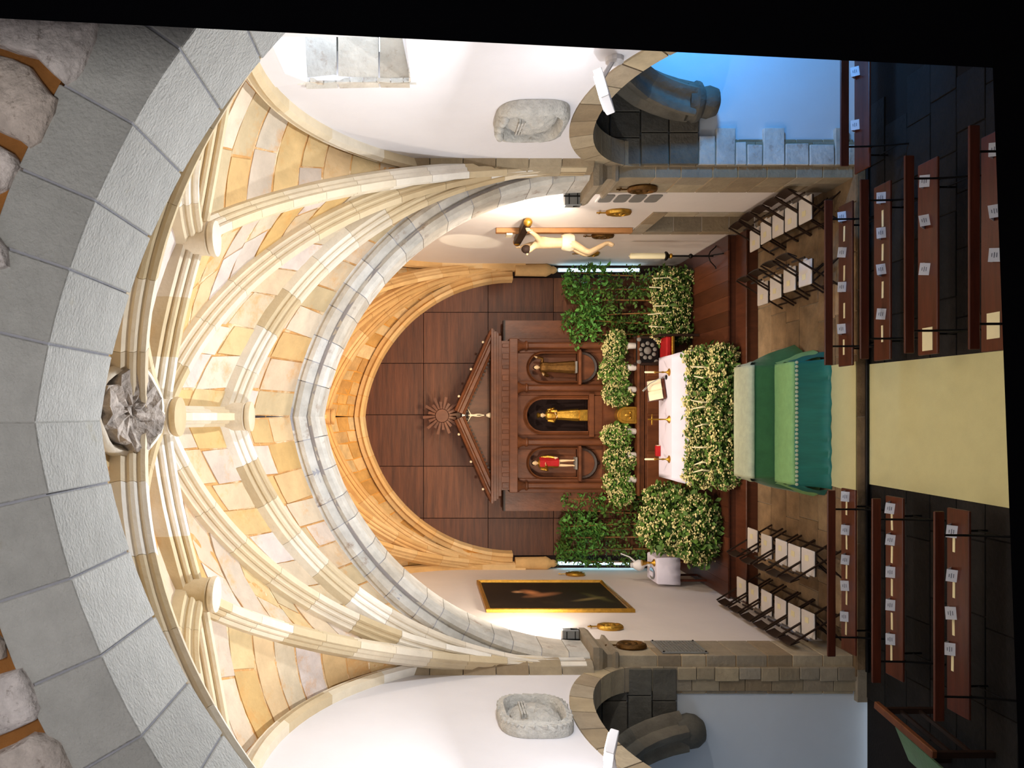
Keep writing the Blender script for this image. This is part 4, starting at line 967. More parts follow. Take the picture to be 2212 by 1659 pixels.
# draped side table with its vessels
x0, x1, y0, y1, zt2 = -3.66, -3.12, 17.3, 18.0, 1.52
t = thing('side_table', 'small thin-legged side table against the chancel wall beyond the framed painting', 'table', (-3.4, 17.7, PLAT))
MB().box(x0, x1, y0, y1, zt2 - .04, zt2).build('top', m_walnut, t, bevel=.005)
for a in (x0 + .05, x1 - .05):
    for c in (y0 + .05, y1 - .05): MB().bar((a, c, PLAT), (a, c, zt2 - .04), .045, .045).build('leg', m_bench, t)
v = []; pts = []
for z_, e in ((zt2 + .006, .0), (zt2 - .02, .02), (zt2 - .25, .03), (zt2 - .50, .045)):
    for i in range(40):
        a = i / 40 * 4; s_ = int(a); q = a - s_; c4 = [(x0, y0), (x1, y0), (x1, y1), (x0, y1)]; A_, B_ = c4[s_], c4[(s_ + 1) % 4]
        u, w_ = A_[0] + (B_[0] - A_[0]) * q, A_[1] + (B_[1] - A_[1]) * q; cx_, cy_ = (x0 + x1) / 2, (y0 + y1) / 2; k_ = e * (1 + .35 * sin(i * 1.9)) if e > .02 else e
        v.append(V((max(u + (u - cx_) * k_ * 3, -3.735), w_ + (w_ - cy_) * k_ * 3, z_)))
o = MB().add(v, [tuple(range(40))] + [(j * 40 + i, j * 40 + (i + 1) % 40, (j + 1) * 40 + (i + 1) % 40, (j + 1) * 40 + i) for j in range(3) for i in range(40)]).build('side_table_cloth', m_linen, smooth=True)
tag(o, 'white cloth hanging over the small side table', 'tablecloth'); sm = o.modifiers.new('solid', 'SOLIDIFY'); sm.thickness = .004; sm.offset = 1
zt2 += .012
t = thing('ewer', 'white round ewer with a long thin spout on the draped side table', 'ewer', (-3.35, 17.75, zt2))
MB().lathe([(.05, zt2), (.06, zt2 + .02), (.02, zt2 + .06), (.03, zt2 + .12), (.11, zt2 + .18), (.13, zt2 + .27), (.09, zt2 + .35), (.05, zt2 + .40), (.06, zt2 + .44)], (-3.35, 17.75, 0), 14).build('bowl', m_lampw, t, smooth=True)
MB().tube([(-3.26, 17.75, zt2 + .36), (-3.16, 17.72, zt2 + .48), (-3.08, 17.7, zt2 + .68)], [.025, .016, .014], 7).build('spout', m_lampw, t, smooth=True)
t = thing('chalice', 'gilt chalice on the draped side table', 'chalice', (-3.24, 17.45, zt2))
MB().lathe([(.085, zt2), (.08, zt2 + .015), (.03, zt2 + .05), (.018, zt2 + .09), (.03, zt2 + .12), (.018, zt2 + .15), (.05, zt2 + .20), (.07, zt2 + .28), (.065, zt2 + .28)], (-3.24, 17.45, 0), 14).build('cup', m_gold, t, smooth=True)
t = thing('cruet_tray', 'pale oval tray with two folded napkins on the draped side table', 'tray', (-3.5, 17.55, zt2))
MB().lathe([(.10, zt2), (.13, zt2 + .02), (.12, zt2 + .022)], (-3.5, 17.58, 0), 16, 1, 1.5).build('dish', m_silver, t, smooth=True)
for yy in (17.52, 17.66): MB().box(-3.56, -3.45, yy - .05, yy + .05, zt2 + .02, zt2 + .05).build('napkin', m_linen, t, bevel=.01)
# tall candle on its stand
p = Z(1553, 553, PLAT); x, y = p.x, p.y
t = thing('paschal_candle', 'tall thick cream candle on a black iron stand by the chancel wall', 'candle', (x, y, PLAT))
MB().tube([(x, y, PLAT + .12), (x, y, PLAT + 1.12)], .020, 8).lathe([(.02, .55), (.05, .58), (.05, .61), (.02, .64)], (x, y, PLAT), 10).lathe([(.02, 1.04), (.09, 1.10), (.10, 1.13), (.07, 1.15)], (x, y, PLAT), 12).build('stand', m_iron, t, smooth=True)
MB().lathe([(.03, .98), (.055, 1.0), (.055, 1.03), (.03, 1.05)], (x, y, PLAT), 10).build('gilt_knop', m_gold, t, smooth=True)
for a in (.5, 2.6, 4.7):
    MB().tube([(x, y, PLAT + .22), (x + cos(a) * .12, y + sin(a) * .12, PLAT + .16), (x + cos(a) * .24, y + sin(a) * .24, PLAT + .03), (x + cos(a) * .28, y + sin(a) * .28, PLAT + .012)], .013, 6).build('foot', m_iron, t)
MB().lathe([(.062, 1.15), (.062, 1.86), (.05, 1.875), (.008, 1.88), (.006, 1.91)], (x, y, PLAT), 14).build('wax', m_candle, t, smooth=True)
# ------------------------------------------------------------------ things on the chancel walls
# framed painting
t = thing('framed_painting', 'large dark oil painting in a gilt frame on the chancel wall', 'painting', (-3.72, 16.3, 4.0))
Y0, Y1, Z0, Z1 = 15.0, 17.68, 2.62, 5.46; WX = lambda u, v, w: V((-3.74 + w, u, v))
def framebar(a, b_, inn):
    a, b_ = V(a), V(b_); d = (b_ - a).normalized(); A = V(inn); pr = [(0, 0), (0, .06), (.03, .075), (.055, .05), (.075, .055), (.095, .03), (.095, 0)]
    return MB().sweep(pr, [(a - d * 0, A + d, V((1, 0, 0))), (b_, A - d, V((1, 0, 0)))])
for a, b_, inn in (((-3.735, Y0, Z0), (-3.735, Y1, Z0), (0, 0, 1)), ((-3.735, Y1, Z0), (-3.735, Y1, Z1), (0, -1, 0)), ((-3.735, Y1, Z1), (-3.735, Y0, Z1), (0, 0, -1)), ((-3.735, Y0, Z1), (-3.735, Y0, Z0), (0, 1, 0))):
    framebar(a, b_, inn).build('frame_bar', m_gold, t)
m_art = M('dark_canvas', (38, 28, 20), .5, 1.4, .55, .05, rnd=0, blotch=((70, 54, 32), 1.1, .58, .7))
cv = MB().box(-3.735, -3.705, Y0 + .09, Y1 - .09, Z0 + .09, Z1 - .09).build('canvas', m_art, t)
nt = m_art.node_tree; bs = nt.nodes['Principled BSDF']; src = bs.inputs['Base Color'].links[0].from_socket; tc = nt.nodes.new('ShaderNodeTexCoord'); prev = src
for (yy, zz, ry, rz, col, st) in ((.25, .35, .35, .22, (196, 128, 80), .85), (.02, .15, .20, .55, (170, 112, 72), .7), (-.35, -.75, .12, .5, (150, 130, 80), .5), (.3, .62, .14, .16, (200, 150, 104), .8), (-.2, -.95, .6, .14, (96, 92, 48), .5)):
    mp = nt.nodes.new('ShaderNodeMapping'); mp.vector_type = 'TEXTURE'; mp.inputs['Location'].default_value = (0, yy + .04, zz + .04); mp.inputs['Rotation'].default_value = (.5, 0, 0); mp.inputs['Scale'].default_value = (9, ry, rz)
    gn = nt.nodes.new('ShaderNodeTexGradient'); gn.gradient_type = 'SPHERICAL'; nt.links.new(tc.outputs['Object'], mp.inputs[0]); nt.links.new(mp.outputs[0], gn.inputs[0])
    ms = nt.nodes.new('ShaderNodeMath'); ms.operation = 'MULTIPLY'; ms.inputs[1].default_value = st * 1.4; ms.use_clamp = True; nt.links.new(gn.outputs[1], ms.inputs[0])
    mx = nt.nodes.new('ShaderNodeMix'); mx.data_type = 'RGBA'; nt.links.new(ms.outputs[0], mx.inputs[0]); nt.links.new(prev, mx.inputs[6]); mx.inputs[7].default_value = (*lin(col), 1); prev = mx.outputs[2]
nt.links.new(prev, bs.inputs['Base Color'])

# oval wall plaques with a cross finial
def plaque(px, py, X, label, mt, s=1.0):
    D = F * X / (900 - py); z = H + (VX - px) * D / F; n = V((-1 if X > 0 else 1, 0, 0)); c = V((X, D, z))
    t = thing('station_plaque', label, 'wall plaque', c, 'oval plaques with a cross on top')
    pl = lambda a, b_, o: c + V((0, a, b_)) * s + n * o
    fr = []; k = 18
    for i in range(k):
        a = 2 * pi * i / k; fr.append((pl(.13 * cos(a), .19 * sin(a), .03), V((0, cos(a), sin(a))), n))
    MB().sweep([(.06 * cos(q) * s, .055 * sin(q) * s) for q in [2 * pi * i / 7 for i in range(7)]], fr, False, True).jitter(.012, 14).build('carved_rim', mt, t, smooth=True)
    b = MB(); v = [pl(.12 * cos(2 * pi * i / 14), .18 * sin(2 * pi * i / 14), .015) for i in range(14)] + [pl(0, 0, .035)]
    b.add(v, [(i, (i + 1) % 14, 14) for i in range(14)]).build('field', m_bronze, t)
    b = MB()
    for a, d_, h_ in ((-.03, -.04, .11), (.04, -.05, .09), (0, .06, .06)): b.ball(pl(a, d_, .05), .035 * s, 7, (1, 1, 1.6))
    b.build('relief', mt, t, smooth=True)
    p0, p1 = pl(0, .25, .04), pl(0, .42, .04)
    MB().bar(p0, p1, .022, .022).bar(pl(-.06, .36, .04), pl(.06, .36, .04), .022, .022).build('cross_finial', mt, t)
    MB().bar(c, c + n * .04, .05, .05).build('wall_fixing', m_iron, t)
plaque(1388, 404, 3.70, 'dark bronze oval plaque with cross on the chancel arch pier, crucifix side', m_bronze, 1.0)
plaque(1336, 455, 3.74, 'bright gilt oval plaque with cross on the wall above the stone doorway', m_gold, .95)
plaque(1302, 506, 3.74, 'dark gilt oval plaque with cross just below the crucifix', m_bronze, .95)
plaque(1274, 545, 3.74, 'small gilt oval plaque with cross nearest the altarpiece, crucifix side', m_gold, .95)
plaque(1364, 1399, -3.70, 'dark bronze oval plaque with cross on the pier above the inscribed tablet', m_bronze, 1.0)
plaque(1318, 1358, -3.74, 'gilt oval plaque with cross between the framed painting and the pier', m_gold, .95)
plaque(1243, 1243, -3.74, 'gilt oval plaque with cross beyond the framed painting, nearest the altarpiece', m_gold, .95)

# board with four grey openings
t = thing('grille_board', 'pale upright board with four grey rounded openings on the wall by the pier', 'board', (3.72, 13.4, 3.1))
MB().box(3.70, 3.738, 13.05, 13.62, 2.62, 3.70).build('board', m_chplaster, t, bevel=.006)
for i in range(4):
    z = 2.66 + .265 * i; y0, y1, r = 13.10, 13.56, .06
    o = [(y0 + r * (1 - cos(a)) if s_ < 2 else 0, 0) for s_, a in ()] or []
    for cy, cz, a0 in ((y1 - r, z + .22 - r, 0), (y0 + r, z + .22 - r, 90), (y0 + r, z + r, 180), (y1 - r, z + r, 270)):
        o += [(cy + r * cos(radians(a0 + q)), cz + r * sin(radians(a0 + q))) for q in (0, 30, 60, 90)]
    MB().prism(o, lambda u, v, w: V((3.70 - w, u, v)), 0, .012).build('grille', m_grille, t)
# inscribed tablet on the pier
t = thing('inscribed_tablet', 'grey metal tablet with close lines of raised lettering on the pier', 'tablet', (-3.69, 12.6, 2.6))
MB().box(-3.70, -3.675, 12.27, 12.93, 2.22, 2.94).build('plate', m_steel, t, bevel=.006)
for i in range(13):
    y = 12.32
    while y < 12.86:
        e = min(y + random.uniform(.03, .09), 12.88); MB().box(-3.678, -3.668, y, e, 2.27 + i * .05, 2.295 + i * .05).build('lettering', m_grille, t); y = e + .018
for a in (12.30, 12.90):
    for c in (2.25, 2.91): MB().ball((-3.672, a, c), .016, 7).build('screw', m_iron, t)
# floodlights: two in the chancel on the capitals, two long ones in the nave
for sx in (1, -1):
    sd = 'crucifix' if sx > 0 else 'painting'
    px, py = (1237, 426) if sx > 0 else (1232, 1379)
    X = sx * 3.52; D = 13.1; z = H + (VX - px) * D / F
    X = (900 - py) * D / F
    t = thing('floodlight', 'small square grey floodlight above the capital of the chancel arch, on the %s side' % sd, 'floodlight', (X, D, 4.07))
    MB().box(X - .15, X + .15, D - .06, D + .10, z - .14, z + .14).build('housing', m_steel, t, bevel=.012)
    for e in (-.07, .07): MB().box(X - .13, X + .13, D - .075, D - .058, z + e - .006, z + e + .006).build('cooling_rib', m_iron, t)
    MB().bar((X, D - .07, z - .16), (X, D - .07, z + .16), .02, .012).build('clamp_bar', m_iron, t)
    for e in (-1, 1): MB().bar((X + e * .14, D, 4.07), (X + e * .155, D, z), .02, .03).build('bracket', m_iron, t)
    MB().box(X - .12, X + .12, D + .10, D + .112, z - .11, z + .11).build('lens', m_glow, t)
    # long nave floodlight
    a = P(1296, 168, 8.5) if sx > 0 else V((-3.66, 8.5, 4.66)); e_ = P(1313, 228, 8.35) if sx > 0 else P(1322, 1600, 8.35); d = (e_ - a).normalized(); up = V((0, .45, .9)).normalized(); s = d.cross(up).normalized(); up = s.cross(d)
    t = thing('floodlight', 'long white floodlight on a bracket beside the side arch, on the %s side' % sd, 'floodlight', (sx * 3.9, 8.5, 4.68))
    MB().sweep([(-.15, -.05), (.15, -.05), (.15, .04), (.10, .05), (-.10, .05), (-.15, .04)], [(a, s, up), (e_, s, up)]).build('housing', m_lampw, t, bevel=.008)
    q0, q1 = a.lerp(e_, .1), a.lerp(e_, .92)
    MB().sweep([(-.10, .050), (.10, .050), (.10, .058), (-.10, .058)], [(q0, s, up), (q1, s, up)]).build('lens', m_glow, t)
    front = s if s.y < 0 else -s
    MB().sweep([(-.04, -.03), (.04, -.03), (.04, .03), (-.04, .03)], [(q0 + front * .15, up, front), (q1 + front * .15, up, front)]).build('lit_edge', m_glow, t)
    MB().bar((sx * 3.895, 8.55, 4.60), a + V((0, .05, -.03)), .09, .05).build('bracket', m_lampw, t, bevel=.01)
    MB().lathe([(.10, 0), (.10, .05), (.06, .07)], (sx * 3.9, 8.55, 4.60), 12, ax=Matrix.Rotation(-sx * pi / 2, 3, 'Y')).build('wall_plate', m_lampw, t)

# carved relief stones on the side walls
for sx in (1, -1):
    sd = 'window' if sx > 0 else 'plain'
    yc_, zc = (10.24, 5.27) if sx > 0 else (10.10, 5.25); hy, hz = .58, .47
    t = thing('relief_stone', 'oval carved grey stone on the white wall, ' + ('below the deep window' if sx > 0 else 'with roped rim, facing the window wall'), 'relief', (sx * 3.9, yc_, zc), 'carved stones on the nave walls')
    def sup(a, k, q): c, s = cos(a), sin(a); return V((0, abs(c) ** q * (1 if c > 0 else -1) * hy * k, abs(s) ** q * (1 if s > 0 else -1) * hz * k))
    n = V((-sx, 0, 0)); c0 = V((sx * 3.9, yc_, zc)); b = MB(); k = 40; v = []
    for kk, h_ in ((1.0, .002), (1.0, .10), (.94, .15), (.82, .17), (.76, .12), (.72, .015)):
        for i in range(k): v.append(c0 + sup(2 * pi * i / k, kk, .62) + n * max(.003, h_ + (noise.noise(sup(2 * pi * i / k, kk, .62) * 9) * .03 if h_ > .01 else 0)))
    b.add(v, [(j * k + i, j * k + (i + 1) % k, (j + 1) * k + (i + 1) % k, (j + 1) * k + i) for j in range(5) for i in range(k)] + [tuple(5 * k + i for i in range(k))]).build('rim', m_relief, t, smooth=True)
    b = MB(); v = []; rings = 7
    for j in range(rings + 1):
        kk = .64 * (1 - j / rings) + .01
        for i in range(k):
            q = sup(2 * pi * i / k, kk, .85); v.append(c0 + q + n * max(.004, .05 + .11 * sqrt(max(0, 1 - (kk / .66) ** 2)) + .035 * noise.noise(q * 16)))
    b.add(v, [(j * k + i, j * k + (i + 1) % k, (j + 1) * k + (i + 1) % k, (j + 1) * k + i) for j in range(rings) for i in range(k)] + [tuple(rings * k + i for i in range(k))]).build('shield', m_relief, t, smooth=True)
    b = MB()
    for i in range(3): b.box(*sorted((sx * 3.9 - sx * .10, sx * 3.9 - sx * .165)), yc_ - .22, yc_ + .22, zc + .17 - .035 * i, zc + .19 - .035 * i)
    b.jitter(.01, 9).build('carved_band', m_relief, t)
    if sx < 0:
        for i in range(34):
            a = 2 * pi * i / 34; p_ = c0 + sup(a, .92, .62) + n * .13; d_ = (sup(a + .25, .98, .62) - sup(a - .05, .84, .62))
            MB().bar(p_ - d_ * .35, p_ + d_ * .35, .05, .05, n).jitter(.008, 12).build('rope_twist', m_relief, t, bevel=.012)
    else:
        for i in range(5): MB().ball(c0 + sup(pi / 2 - .5 + .25 * i, .86, .62) + n * .15, .07, 8, (1, 1, .8)).jitter(.01, 9).build('crest_lobe', m_relief, t, smooth=True)

# ------------------------------------------------------------------ draped kneeler and bench for the couple
def drape(name, label, cat, prof, x0, x1, mt, amp=.015, lx=None, nx=40, slump=.0, th=.008):
    v = []; k = len(prof)
    for j, (y, z, fl) in enumerate(prof):
        for i in range(nx + 1):
            s = i / nx; x = x0 - fl + (x1 - x0 + 2 * fl) * s
            v.append(V((x, y + amp * fl * 20 * sin(i * 1.3 + j * .4) * .4 + random.uniform(-.002, .002), z + amp * .5 * noise.noise(V((x * 3, y * 3, z))))))
    o = MB().add(v, [(j * (nx + 1) + i, j * (nx + 1) + i + 1, (j + 1) * (nx + 1) + i + 1, (j + 1) * (nx + 1) + i) for j in range(k - 1) for i in range(nx)]).build(name, mt, smooth=True)
    tag(o, label, cat); sm = o.modifiers.new('solid', 'SOLIDIFY'); sm.thickness = th; sm.offset = 1
    return o
def side(x, sgn, pts, mt, name, parent):               # a hanging side fold
    v = []; n = 6
    for y, zt_, zb_, fl in pts:
        for i in range(n + 1): s = i / n; v.append(V((x + sgn * (fl * s + .03 * sin(s * 5 + y * 14)), y, zt_ + (zb_ - zt_) * s)))
    return MB().add(v, [(j * (n + 1) + i, j * (n + 1) + i + 1, (j + 1) * (n + 1) + i + 1, (j + 1) * (n + 1) + i) for j in range(len(pts) - 1) for i in range(n)]).build(name, mt, parent, smooth=True)
XL, XR = -1.06, .88
t = thing('kneeler_desk', 'long kneeling desk hidden under green velvet before the altar', 'kneeler', (-.1, 13.95, 0))
MB().box(XL + .05, XR - .05, 13.72, 14.20, .05, 1.0).build('desk', m_bench, t, bevel=.01)
MB().box(XL + .02, XR - .02, 13.68, 14.22, 0, .06).build('plinth', m_bench, t)
o = drape('velvet_cover', 'dark green velvet cover hanging over the front of the kneeling desk', 'cloth', [(14.24, .5, .0), (14.22, 1.02, 0), (13.70, 1.02, 0), (13.66, .96, .005), (13.63, .70, .01), (13.61, .40, .02), (13.60, .06, .04)], XL, XR, m_green)
for sg, x in ((1, XR), (-1, XL)): side(x, sg, [(14.22, 1.02, .5, .06), (14.05, 1.02, .32, .18), (13.88, 1.02, .12, .30 if sg < 0 else .42), (13.72, 1.02, .05, .24), (13.66, .96, .06, .08)], m_green, 'side_fold', o)
o = drape('lace_runner', 'pale patterned runner on top of the kneeling desk', 'cloth', [(14.26, .86, .0), (14.24, 1.034, 0), (13.70, 1.034, 0), (13.645, .985, .005), (13.625, .93, .005)], XL - .01, XR + .01, m_lace, .01)
for sg, x in ((1, XR + .01), (-1, XL - .01)): side(x, sg, [(14.24, 1.034, .95, .03), (14.0, 1.034, .82, .08), (13.85, 1.034, .80, .09), (13.70, 1.034, .93, .03)], m_lace, 'side_fold', o)
t = thing('kneeler_bench', 'low long bench hidden under teal cloth behind the kneeling desk', 'bench', (-.1, 13.2, 0))
MB().box(XL - .02, XR - .02, 12.98, 13.50, .50, .585).build('seat', m_bench, t, bevel=.01)
for a in (XL + .12, XR - .16):
    for c in (13.03, 13.45): MB().bar((a, c, 0), (a, c, .5), .06, .06).build('leg', m_bench, t)
o = drape('brocade_cover', 'light green brocade lying on the seat of the low bench', 'cloth', [(13.58, .30, 0), (13.57, .598, 0), (13.3, .606, 0), (12.98, .606, 0), (12.94, .585, 0), (12.925, .55, .002)], XL - .06, XR + .02, m_lgreen, .012)
for sg, x in ((1, XR + .02), (-1, XL - .06)): side(x, sg, [(13.57, .6, .04, .2), (13.4, .606, .03, .26), (13.2, .606, .05, .16), (13.0, .606, .10, .06)], m_lgreen, 'side_fold', o)
o = drape('satin_skirt', 'shiny teal satin skirt hanging down the front of the low bench', 'cloth', [(12.945, .575, 0), (12.905, .55, 0), (12.895, .36, .015), (12.88, .18, .03), (12.865, .05, .05), (12.82, .02, .06)], XL - .07, XR + .02, m_teal, .03)
for sg, x in ((1, XR + .02), (-1, XL - .07)): side(x, sg, [(13.15, .58, .05, .16), (13.02, .58, .03, .2), (12.90, .56, .03, .07)], m_teal, 'side_fold', o)
for i in range(30):                                   # lace trimming along the edge
    x = XL - .05 + (XR - XL + .06) * i / 29; MB().ball((x, 12.90, .545), .028, 7, (1, .4, 1)).build('lace_scallop', m_lace, o)
# carpet
o = MB().prism([(-1.07, 8.6), (.77, 8.6), (.80, 12.05), (-1.03, 12.05)], lambda u, v, w: V((u, v, w)), LOW + .002, LOW + .014).build('carpet_runner', m_carpet); tag(o, 'long pale sage carpet runner down the lower floor between the benches', 'carpet')
o = MB().prism([(-1.17, 12.11), (.85, 12.11), (.83, 12.98), (-1.12, 12.98)], lambda u, v, w: V((u, v, w)), .004, .016).build('carpet_runner', m_carpet); tag(o, 'short pale sage carpet piece on the upper step before the green bench', 'carpet')
o = MB().tube([(-3.9, 12.02, LOW + .035), (-2, 12.03, LOW + .035), (0, 12.02, LOW + .04), (2, 12.03, LOW + .035), (3.9, 12.02, LOW + .035)], .03, 8).build('cable', m_iron, smooth=True); tag(o, 'thick black cable lying along the foot of the step', 'cable')

# ------------------------------------------------------------------ folding chairs
def make_chair():
    t = thing('folding_chair', '', 'chair', (0, 0, 0), 'dark folding chairs with white seats')
    MB().box(-.20, .20, -.205, .205, .425, .445).build('seat_board', m_chair, t, bevel=.006)
    MB().box(-.205, .205, -.21, .21, .447, .475).build('seat_cushion', m_white, t, bevel=.012)
    MB().box(-.235, -.20, -.05, .05, .447, .478).build('cushion_tab', m_white, t, bevel=.008)
    for e in (-1, 1):
        MB().bar((.25, e * .225, 0), (-.27, e * .225, .86), .034, .022).build('leg', m_chair, t)
        MB().bar((-.24, e * .195, 0), (.17, e * .195, .44), .034, .022).build('leg', m_chair, t)
    v = []
    for s in range(7): y = -.21 + .07 * s; o = .03 * cos(y * 6); v += [(-.20 - .02 - o * .6, y, .70), (-.235 - o * .6, y, .70), (-.255 - .02 - o * .6, y, .85), (-.29 - o * .6, y, .85)]
    MB().add(v, [f for i in range(6) for f in ((i * 4, i * 4 + 4, i * 4 + 6, i * 4 + 2), (i * 4 + 1, i * 4 + 5, i * 4 + 7, i * 4 + 3), (i * 4 + 2, i * 4 + 6, i * 4 + 7, i * 4 + 3), (i * 4, i * 4 + 4, i * 4 + 5, i * 4 + 1))] + [(0, 1, 3, 2), (24, 25, 27, 26)]).build('backrest', m_chair, t)
    MB().bar((-.215, -.22, .58), (-.215, .22, .58), .03, .02).build('back_rail', m_chair, t)
    MB().bar((.19, -.22, .10), (.19, .22, .10), .025, .025).build('front_stretcher', m_chair, t)
    MB().bar((-.17, -.19, .075), (-.17, .19, .075), .025, .025).build('rear_stretcher', m_chair, t)
    return t
ORD = ['nearest the benches', 'second from the benches', 'third from the benches', 'fourth from the benches', 'fifth from the benches', 'sixth from the benches']
CH = [('crucifix side, row against the wall', 0, [(1740, 443), (1709, 459), (1681, 479), (1655, 499), (1631, 517)]),
      ('crucifix side, inner row', 0, [(1740, 590), (1706, 604), (1676, 621), (1648, 634)]),
      ('painting side, inner row', 1, [(1746, 1214), (1716, 1204), (1688, 1192), (1656, 1180), (1626, 1166)]),
      ('painting side, row against the wall', 1, [(1746, 1348), (1716, 1334), (1686, 1319), (1656, 1303), (1628, 1286), (1602, 1272)])]
proto = make_chair(); first = True
slip0 = None
for sd, side_, spots in CH:
    for i, (px, py) in enumerate(spots):
        p = Z(px, py, .46); rz = pi if side_ == 0 else 0; lb = 'dark folding chair with white seat, %s, %s' % (sd, ORD[i])
        x = max(-3.36, min(3.36, p.x)); rz += U(-.03, .03)
        if first: proto.location = (x, p.y, 0); proto.rotation_euler = (0, 0, rz); proto['label'] = lb; first = False
        else: dup(proto, (x, p.y, 0), rz, lb)
        # a slip of paper on each seat
        sl_ = 'cream slip on the chair: %s, %s' % (sd, ORD[i])
        s_ = 1 if side_ == 1 else -1
        if slip0 is None:
            slip0 = MB().box(-.045, .045, -.06, .06, 0, .004).build('paper_slip', m_cream); tag(slip0, sl_, 'paper', 'paper slips on the chairs'); o = slip0
        else: o = slip0.copy(); COL.objects.link(o); o['label'] = sl_
        o.location = (x + s_ * .06, p.y + .02, .4755); o.rotation_euler = (0, 0, U(-.1, .1))

# ------------------------------------------------------------------ benches, leaflets, strips
SEAT = LOW + .48
def make_bench():
    t = thing('bench', '', 'bench', (0, 0, 0), 'red-brown wooden benches'); L = 1.22
    MB().box(-L, L, -.02, .36, .445, .48).build('seat', m_bench, t, bevel=.008)
    MB().box(-L, L, -.05, -.02, .775, .895).build('backrest', m_bench, t, bevel=.008)
    for x in (-L + .28, L - .28):
        MB().tube([(x, .34, 0), (x, .33, .43), (x, .0, .435)], .014, 6).build('leg', m_iron, t)
        MB().tube([(x, -.16, 0), (x, -.04, .43), (x, -.012, .88)], .014, 6).build('leg', m_iron, t)
        MB().tube([(x, .33, .12), (x, -.13, .12)], .01, 6).build('stretcher', m_iron, t)
    return t
bp = make_bench(); RO = ['front row', 'second row', 'third row', 'fourth row']; firstb = True
BEN = [(1, 0, 1.98, 11.66, 0), (1, 1, 2.0, 10.72, 0), (1, 2, 2.0, 9.74, 0), (1, 3, 1.95, 8.6, 0), (-1, 0, -2.30, 11.58, 0), (-1, 1, -2.30, 10.44, 0), (-1, 2, -2.32, 9.18, 0)]
for s, r, x, y, a in BEN:
    lb = 'red-brown wooden bench on black legs, %s on the %s side of the carpet' % (RO[r], 'crucifix' if s > 0 else 'painting')
    if firstb: bp.location = (x, y, LOW); bp['label'] = lb; firstb = False
    else: dup(bp, (x, y, LOW), 0, lb)
dup(bp, (4.78, 11.22, LOW), 0, 'red-brown wooden bench in the side chapel with the blue wall')
def make_leaflet():
    t = MB().add([(-.075, -.05, 0), (.075, -.05, 0), (.075, .0, .10), (-.075, .0, .10), (.075, .07, 0), (-.075, .07, 0), (-.075, -.047, 0), (.075, -.047, 0), (.075, .0, .096), (-.075, .0, .096), (.075, .067, 0), (-.075, .067, 0)],
                 [(0, 1, 2, 3), (3, 2, 4, 5), (6, 7, 8, 9), (9, 8, 10, 11), (0, 1, 7, 6), (4, 5, 11, 10), (0, 3, 9, 6), (3, 5, 11, 9), (1, 2, 8, 7), (2, 4, 10, 8)]).build('leaflet', m_paper)
    for i, w_ in enumerate((.05, .06, .04)):
        q = .3 + .2 * i; c = V((0, -.05 + .05 * q - .0006, .10 * q)); d = V((0, .05, .1)).normalized(); nn_ = V((0, -.1, .05)).normalized() * .0015
        MB().add([c + V((-w_ / 2, 0, 0)) + nn_, c + V((w_ / 2, 0, 0)) + nn_, c + V((w_ / 2, 0, 0)) + d * .008 + nn_, c + V((-w_ / 2, 0, 0)) + d * .008 + nn_], [(0, 1, 2, 3)]).build('print', m_ink, t)
    return t
lf0 = make_leaflet(); lf0n = True; st0 = MB().box(-.115, .115, -.022, .022, 0, .003).build('paper_strip', m_cream); st0n = True
PAP = [('front bench on the crucifix side', 'R', [(1824, 469), (1824, 545), (1824, 620), (1823, 711)], [(1824, 505), (1824, 590), (1824, 671), (1823, 750)]),
       ('second bench on the crucifix side', 'R', [(1909, 428), (1909, 504), (1909, 583), (1909, 678)], [(1907, 472), (1907, 545), (1907, 626), (1906, 721)]),
       ('third bench on the crucifix side', 'R', [(2003, 392), (2003, 478), (2003, 581)], []),
       ('fourth bench on the crucifix side', 'R', [(2155, 324), (2155, 458), (2155, 551)], []),
       ('front bench on the painting side', 'L', [(1831, 1072), (1831, 1144), (1831, 1208), (1830, 1265), (1829, 1331)], [(1829, 1096), (1829, 1170), (1829, 1234), (1829, 1290), (1828, 1355)]),
       ('second bench on the painting side', 'L', [(1928, 1097), (1929, 1165), (1929, 1235), (1929, 1306), (1929, 1380)], [(1927, 1127), (1927, 1198), (1927, 1269), (1927, 1342), (1926, 1412)]),
       ('third bench on the painting side', 'L', [(2062, 1147), (2062, 1242), (2060, 1324), (2058, 1401)], [(2061, 1172), (2061, 1271), (2060, 1352), (2058, 1429)]),
       ('bench in the side chapel', 'R', [(1850, 273), (1848, 160)], [])]
NTH = ['nearest the carpet', 'second from the carpet', 'third from the carpet', 'fourth from the carpet', 'fifth from the carpet']
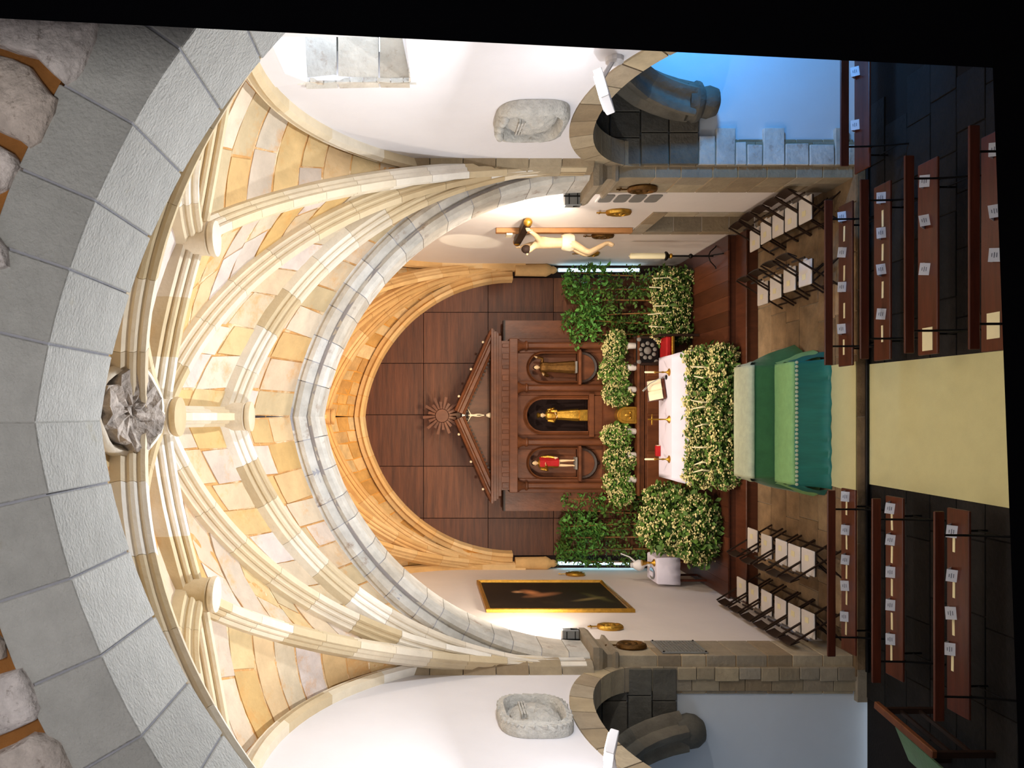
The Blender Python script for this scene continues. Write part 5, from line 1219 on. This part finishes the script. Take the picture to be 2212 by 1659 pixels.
for nm, sd, lfs, sts in PAP:
    row = next((q for q in BEN if (q[0] > 0) == (sd == 'R') and RO[q[1]].split()[0] == nm.split()[0]), None); yb = row[3] if row else 11.22
    order = sorted(lfs, key=lambda q: -q[1] if sd == 'R' else q[1])
    for i, (px, py) in enumerate(order):
        p = Z(px, py, SEAT); lb = 'folded white leaflet standing on the %s, %s' % (nm, NTH[i])
        if nm.startswith('bench'): lb = 'folded white leaflet on the bench in the side chapel, ' + ('by the arch jamb' if i == 0 else 'at its far end')
        if lf0n: o = lf0; lf0n = False
        else: o = dup(lf0, (0, 0, 0), 0, lb)
        tag(o, lb, 'leaflet', 'folded leaflets on the benches'); o.location = (p.x, min(max(p.y, yb + .05), yb + .27), SEAT + .001); o.rotation_euler = (0, 0, U(-.25, .25))
    order = sorted(sts, key=lambda q: -q[1] if sd == 'R' else q[1])
    for i, (px, py) in enumerate(order):
        p = Z(px, py, SEAT); lb = 'flat cream paper strip on the %s, %s' % (nm, NTH[i])
        if st0n: o = st0; st0n = False
        else: o = st0.copy(); COL.objects.link(o)
        tag(o, lb, 'paper', 'cream paper strips on the benches'); o.location = (p.x, min(max(p.y, yb + .03), yb + .3), SEAT + .001); o.rotation_euler = (0, 0, U(-.04, .04))
for px, py, yb, lb in ((2000, 733, 9.74, 'large cream sheet at the carpet end of the third bench, crucifix side'), (2148, 703, 8.6, 'large cream sheet at the carpet end of the fourth bench, crucifix side')):
    p = Z(px, py, SEAT); o = MB().box(p.x - .145, p.x + .145, yb + .06, yb + .26, SEAT + .001, SEAT + .005).build('paper_sheet', m_cream); tag(o, lb, 'paper')
# old kneeler with green board, in the arch on the painting side
t = thing('old_kneeler', 'worn wooden kneeler with ochre rail and green board in the painting-side arch', 'kneeler', (-4.0, 9.9, LOW))
MB().bar((-3.86, 10.55, .60), (-4.02, 9.35, .60), .10, .07).build('rail', m_walnut, t, bevel=.01)
MB().add([(-4.06, 10.3, .50), (-4.20, 9.3, .50), (-4.62, 9.4, .32), (-4.5, 10.3, .32), (-4.06, 10.3, .47), (-4.20, 9.3, .47), (-4.62, 9.4, .29), (-4.5, 10.3, .29)], [(0, 1, 2, 3), (4, 5, 6, 7), (0, 1, 5, 4), (1, 2, 6, 5), (2, 3, 7, 6), (3, 0, 4, 7)]).build('board', m_green, t)
for q in ((-3.9, 10.45), (-4.04, 9.42)): MB().bar((q[0], q[1], LOW), (q[0], q[1], .58), .07, .07).build('post', m_chair, t)
for q in ((-4.45, 10.2), (-4.56, 9.48)): MB().bar((q[0], q[1], LOW), (q[0], q[1], .32), .06, .06).build('post', m_chair, t)
for z in (.1, .35): MB().bar((-3.9, 10.45, z), (-4.04, 9.42, z), .05, .03).build('crosspiece', m_chair, t)
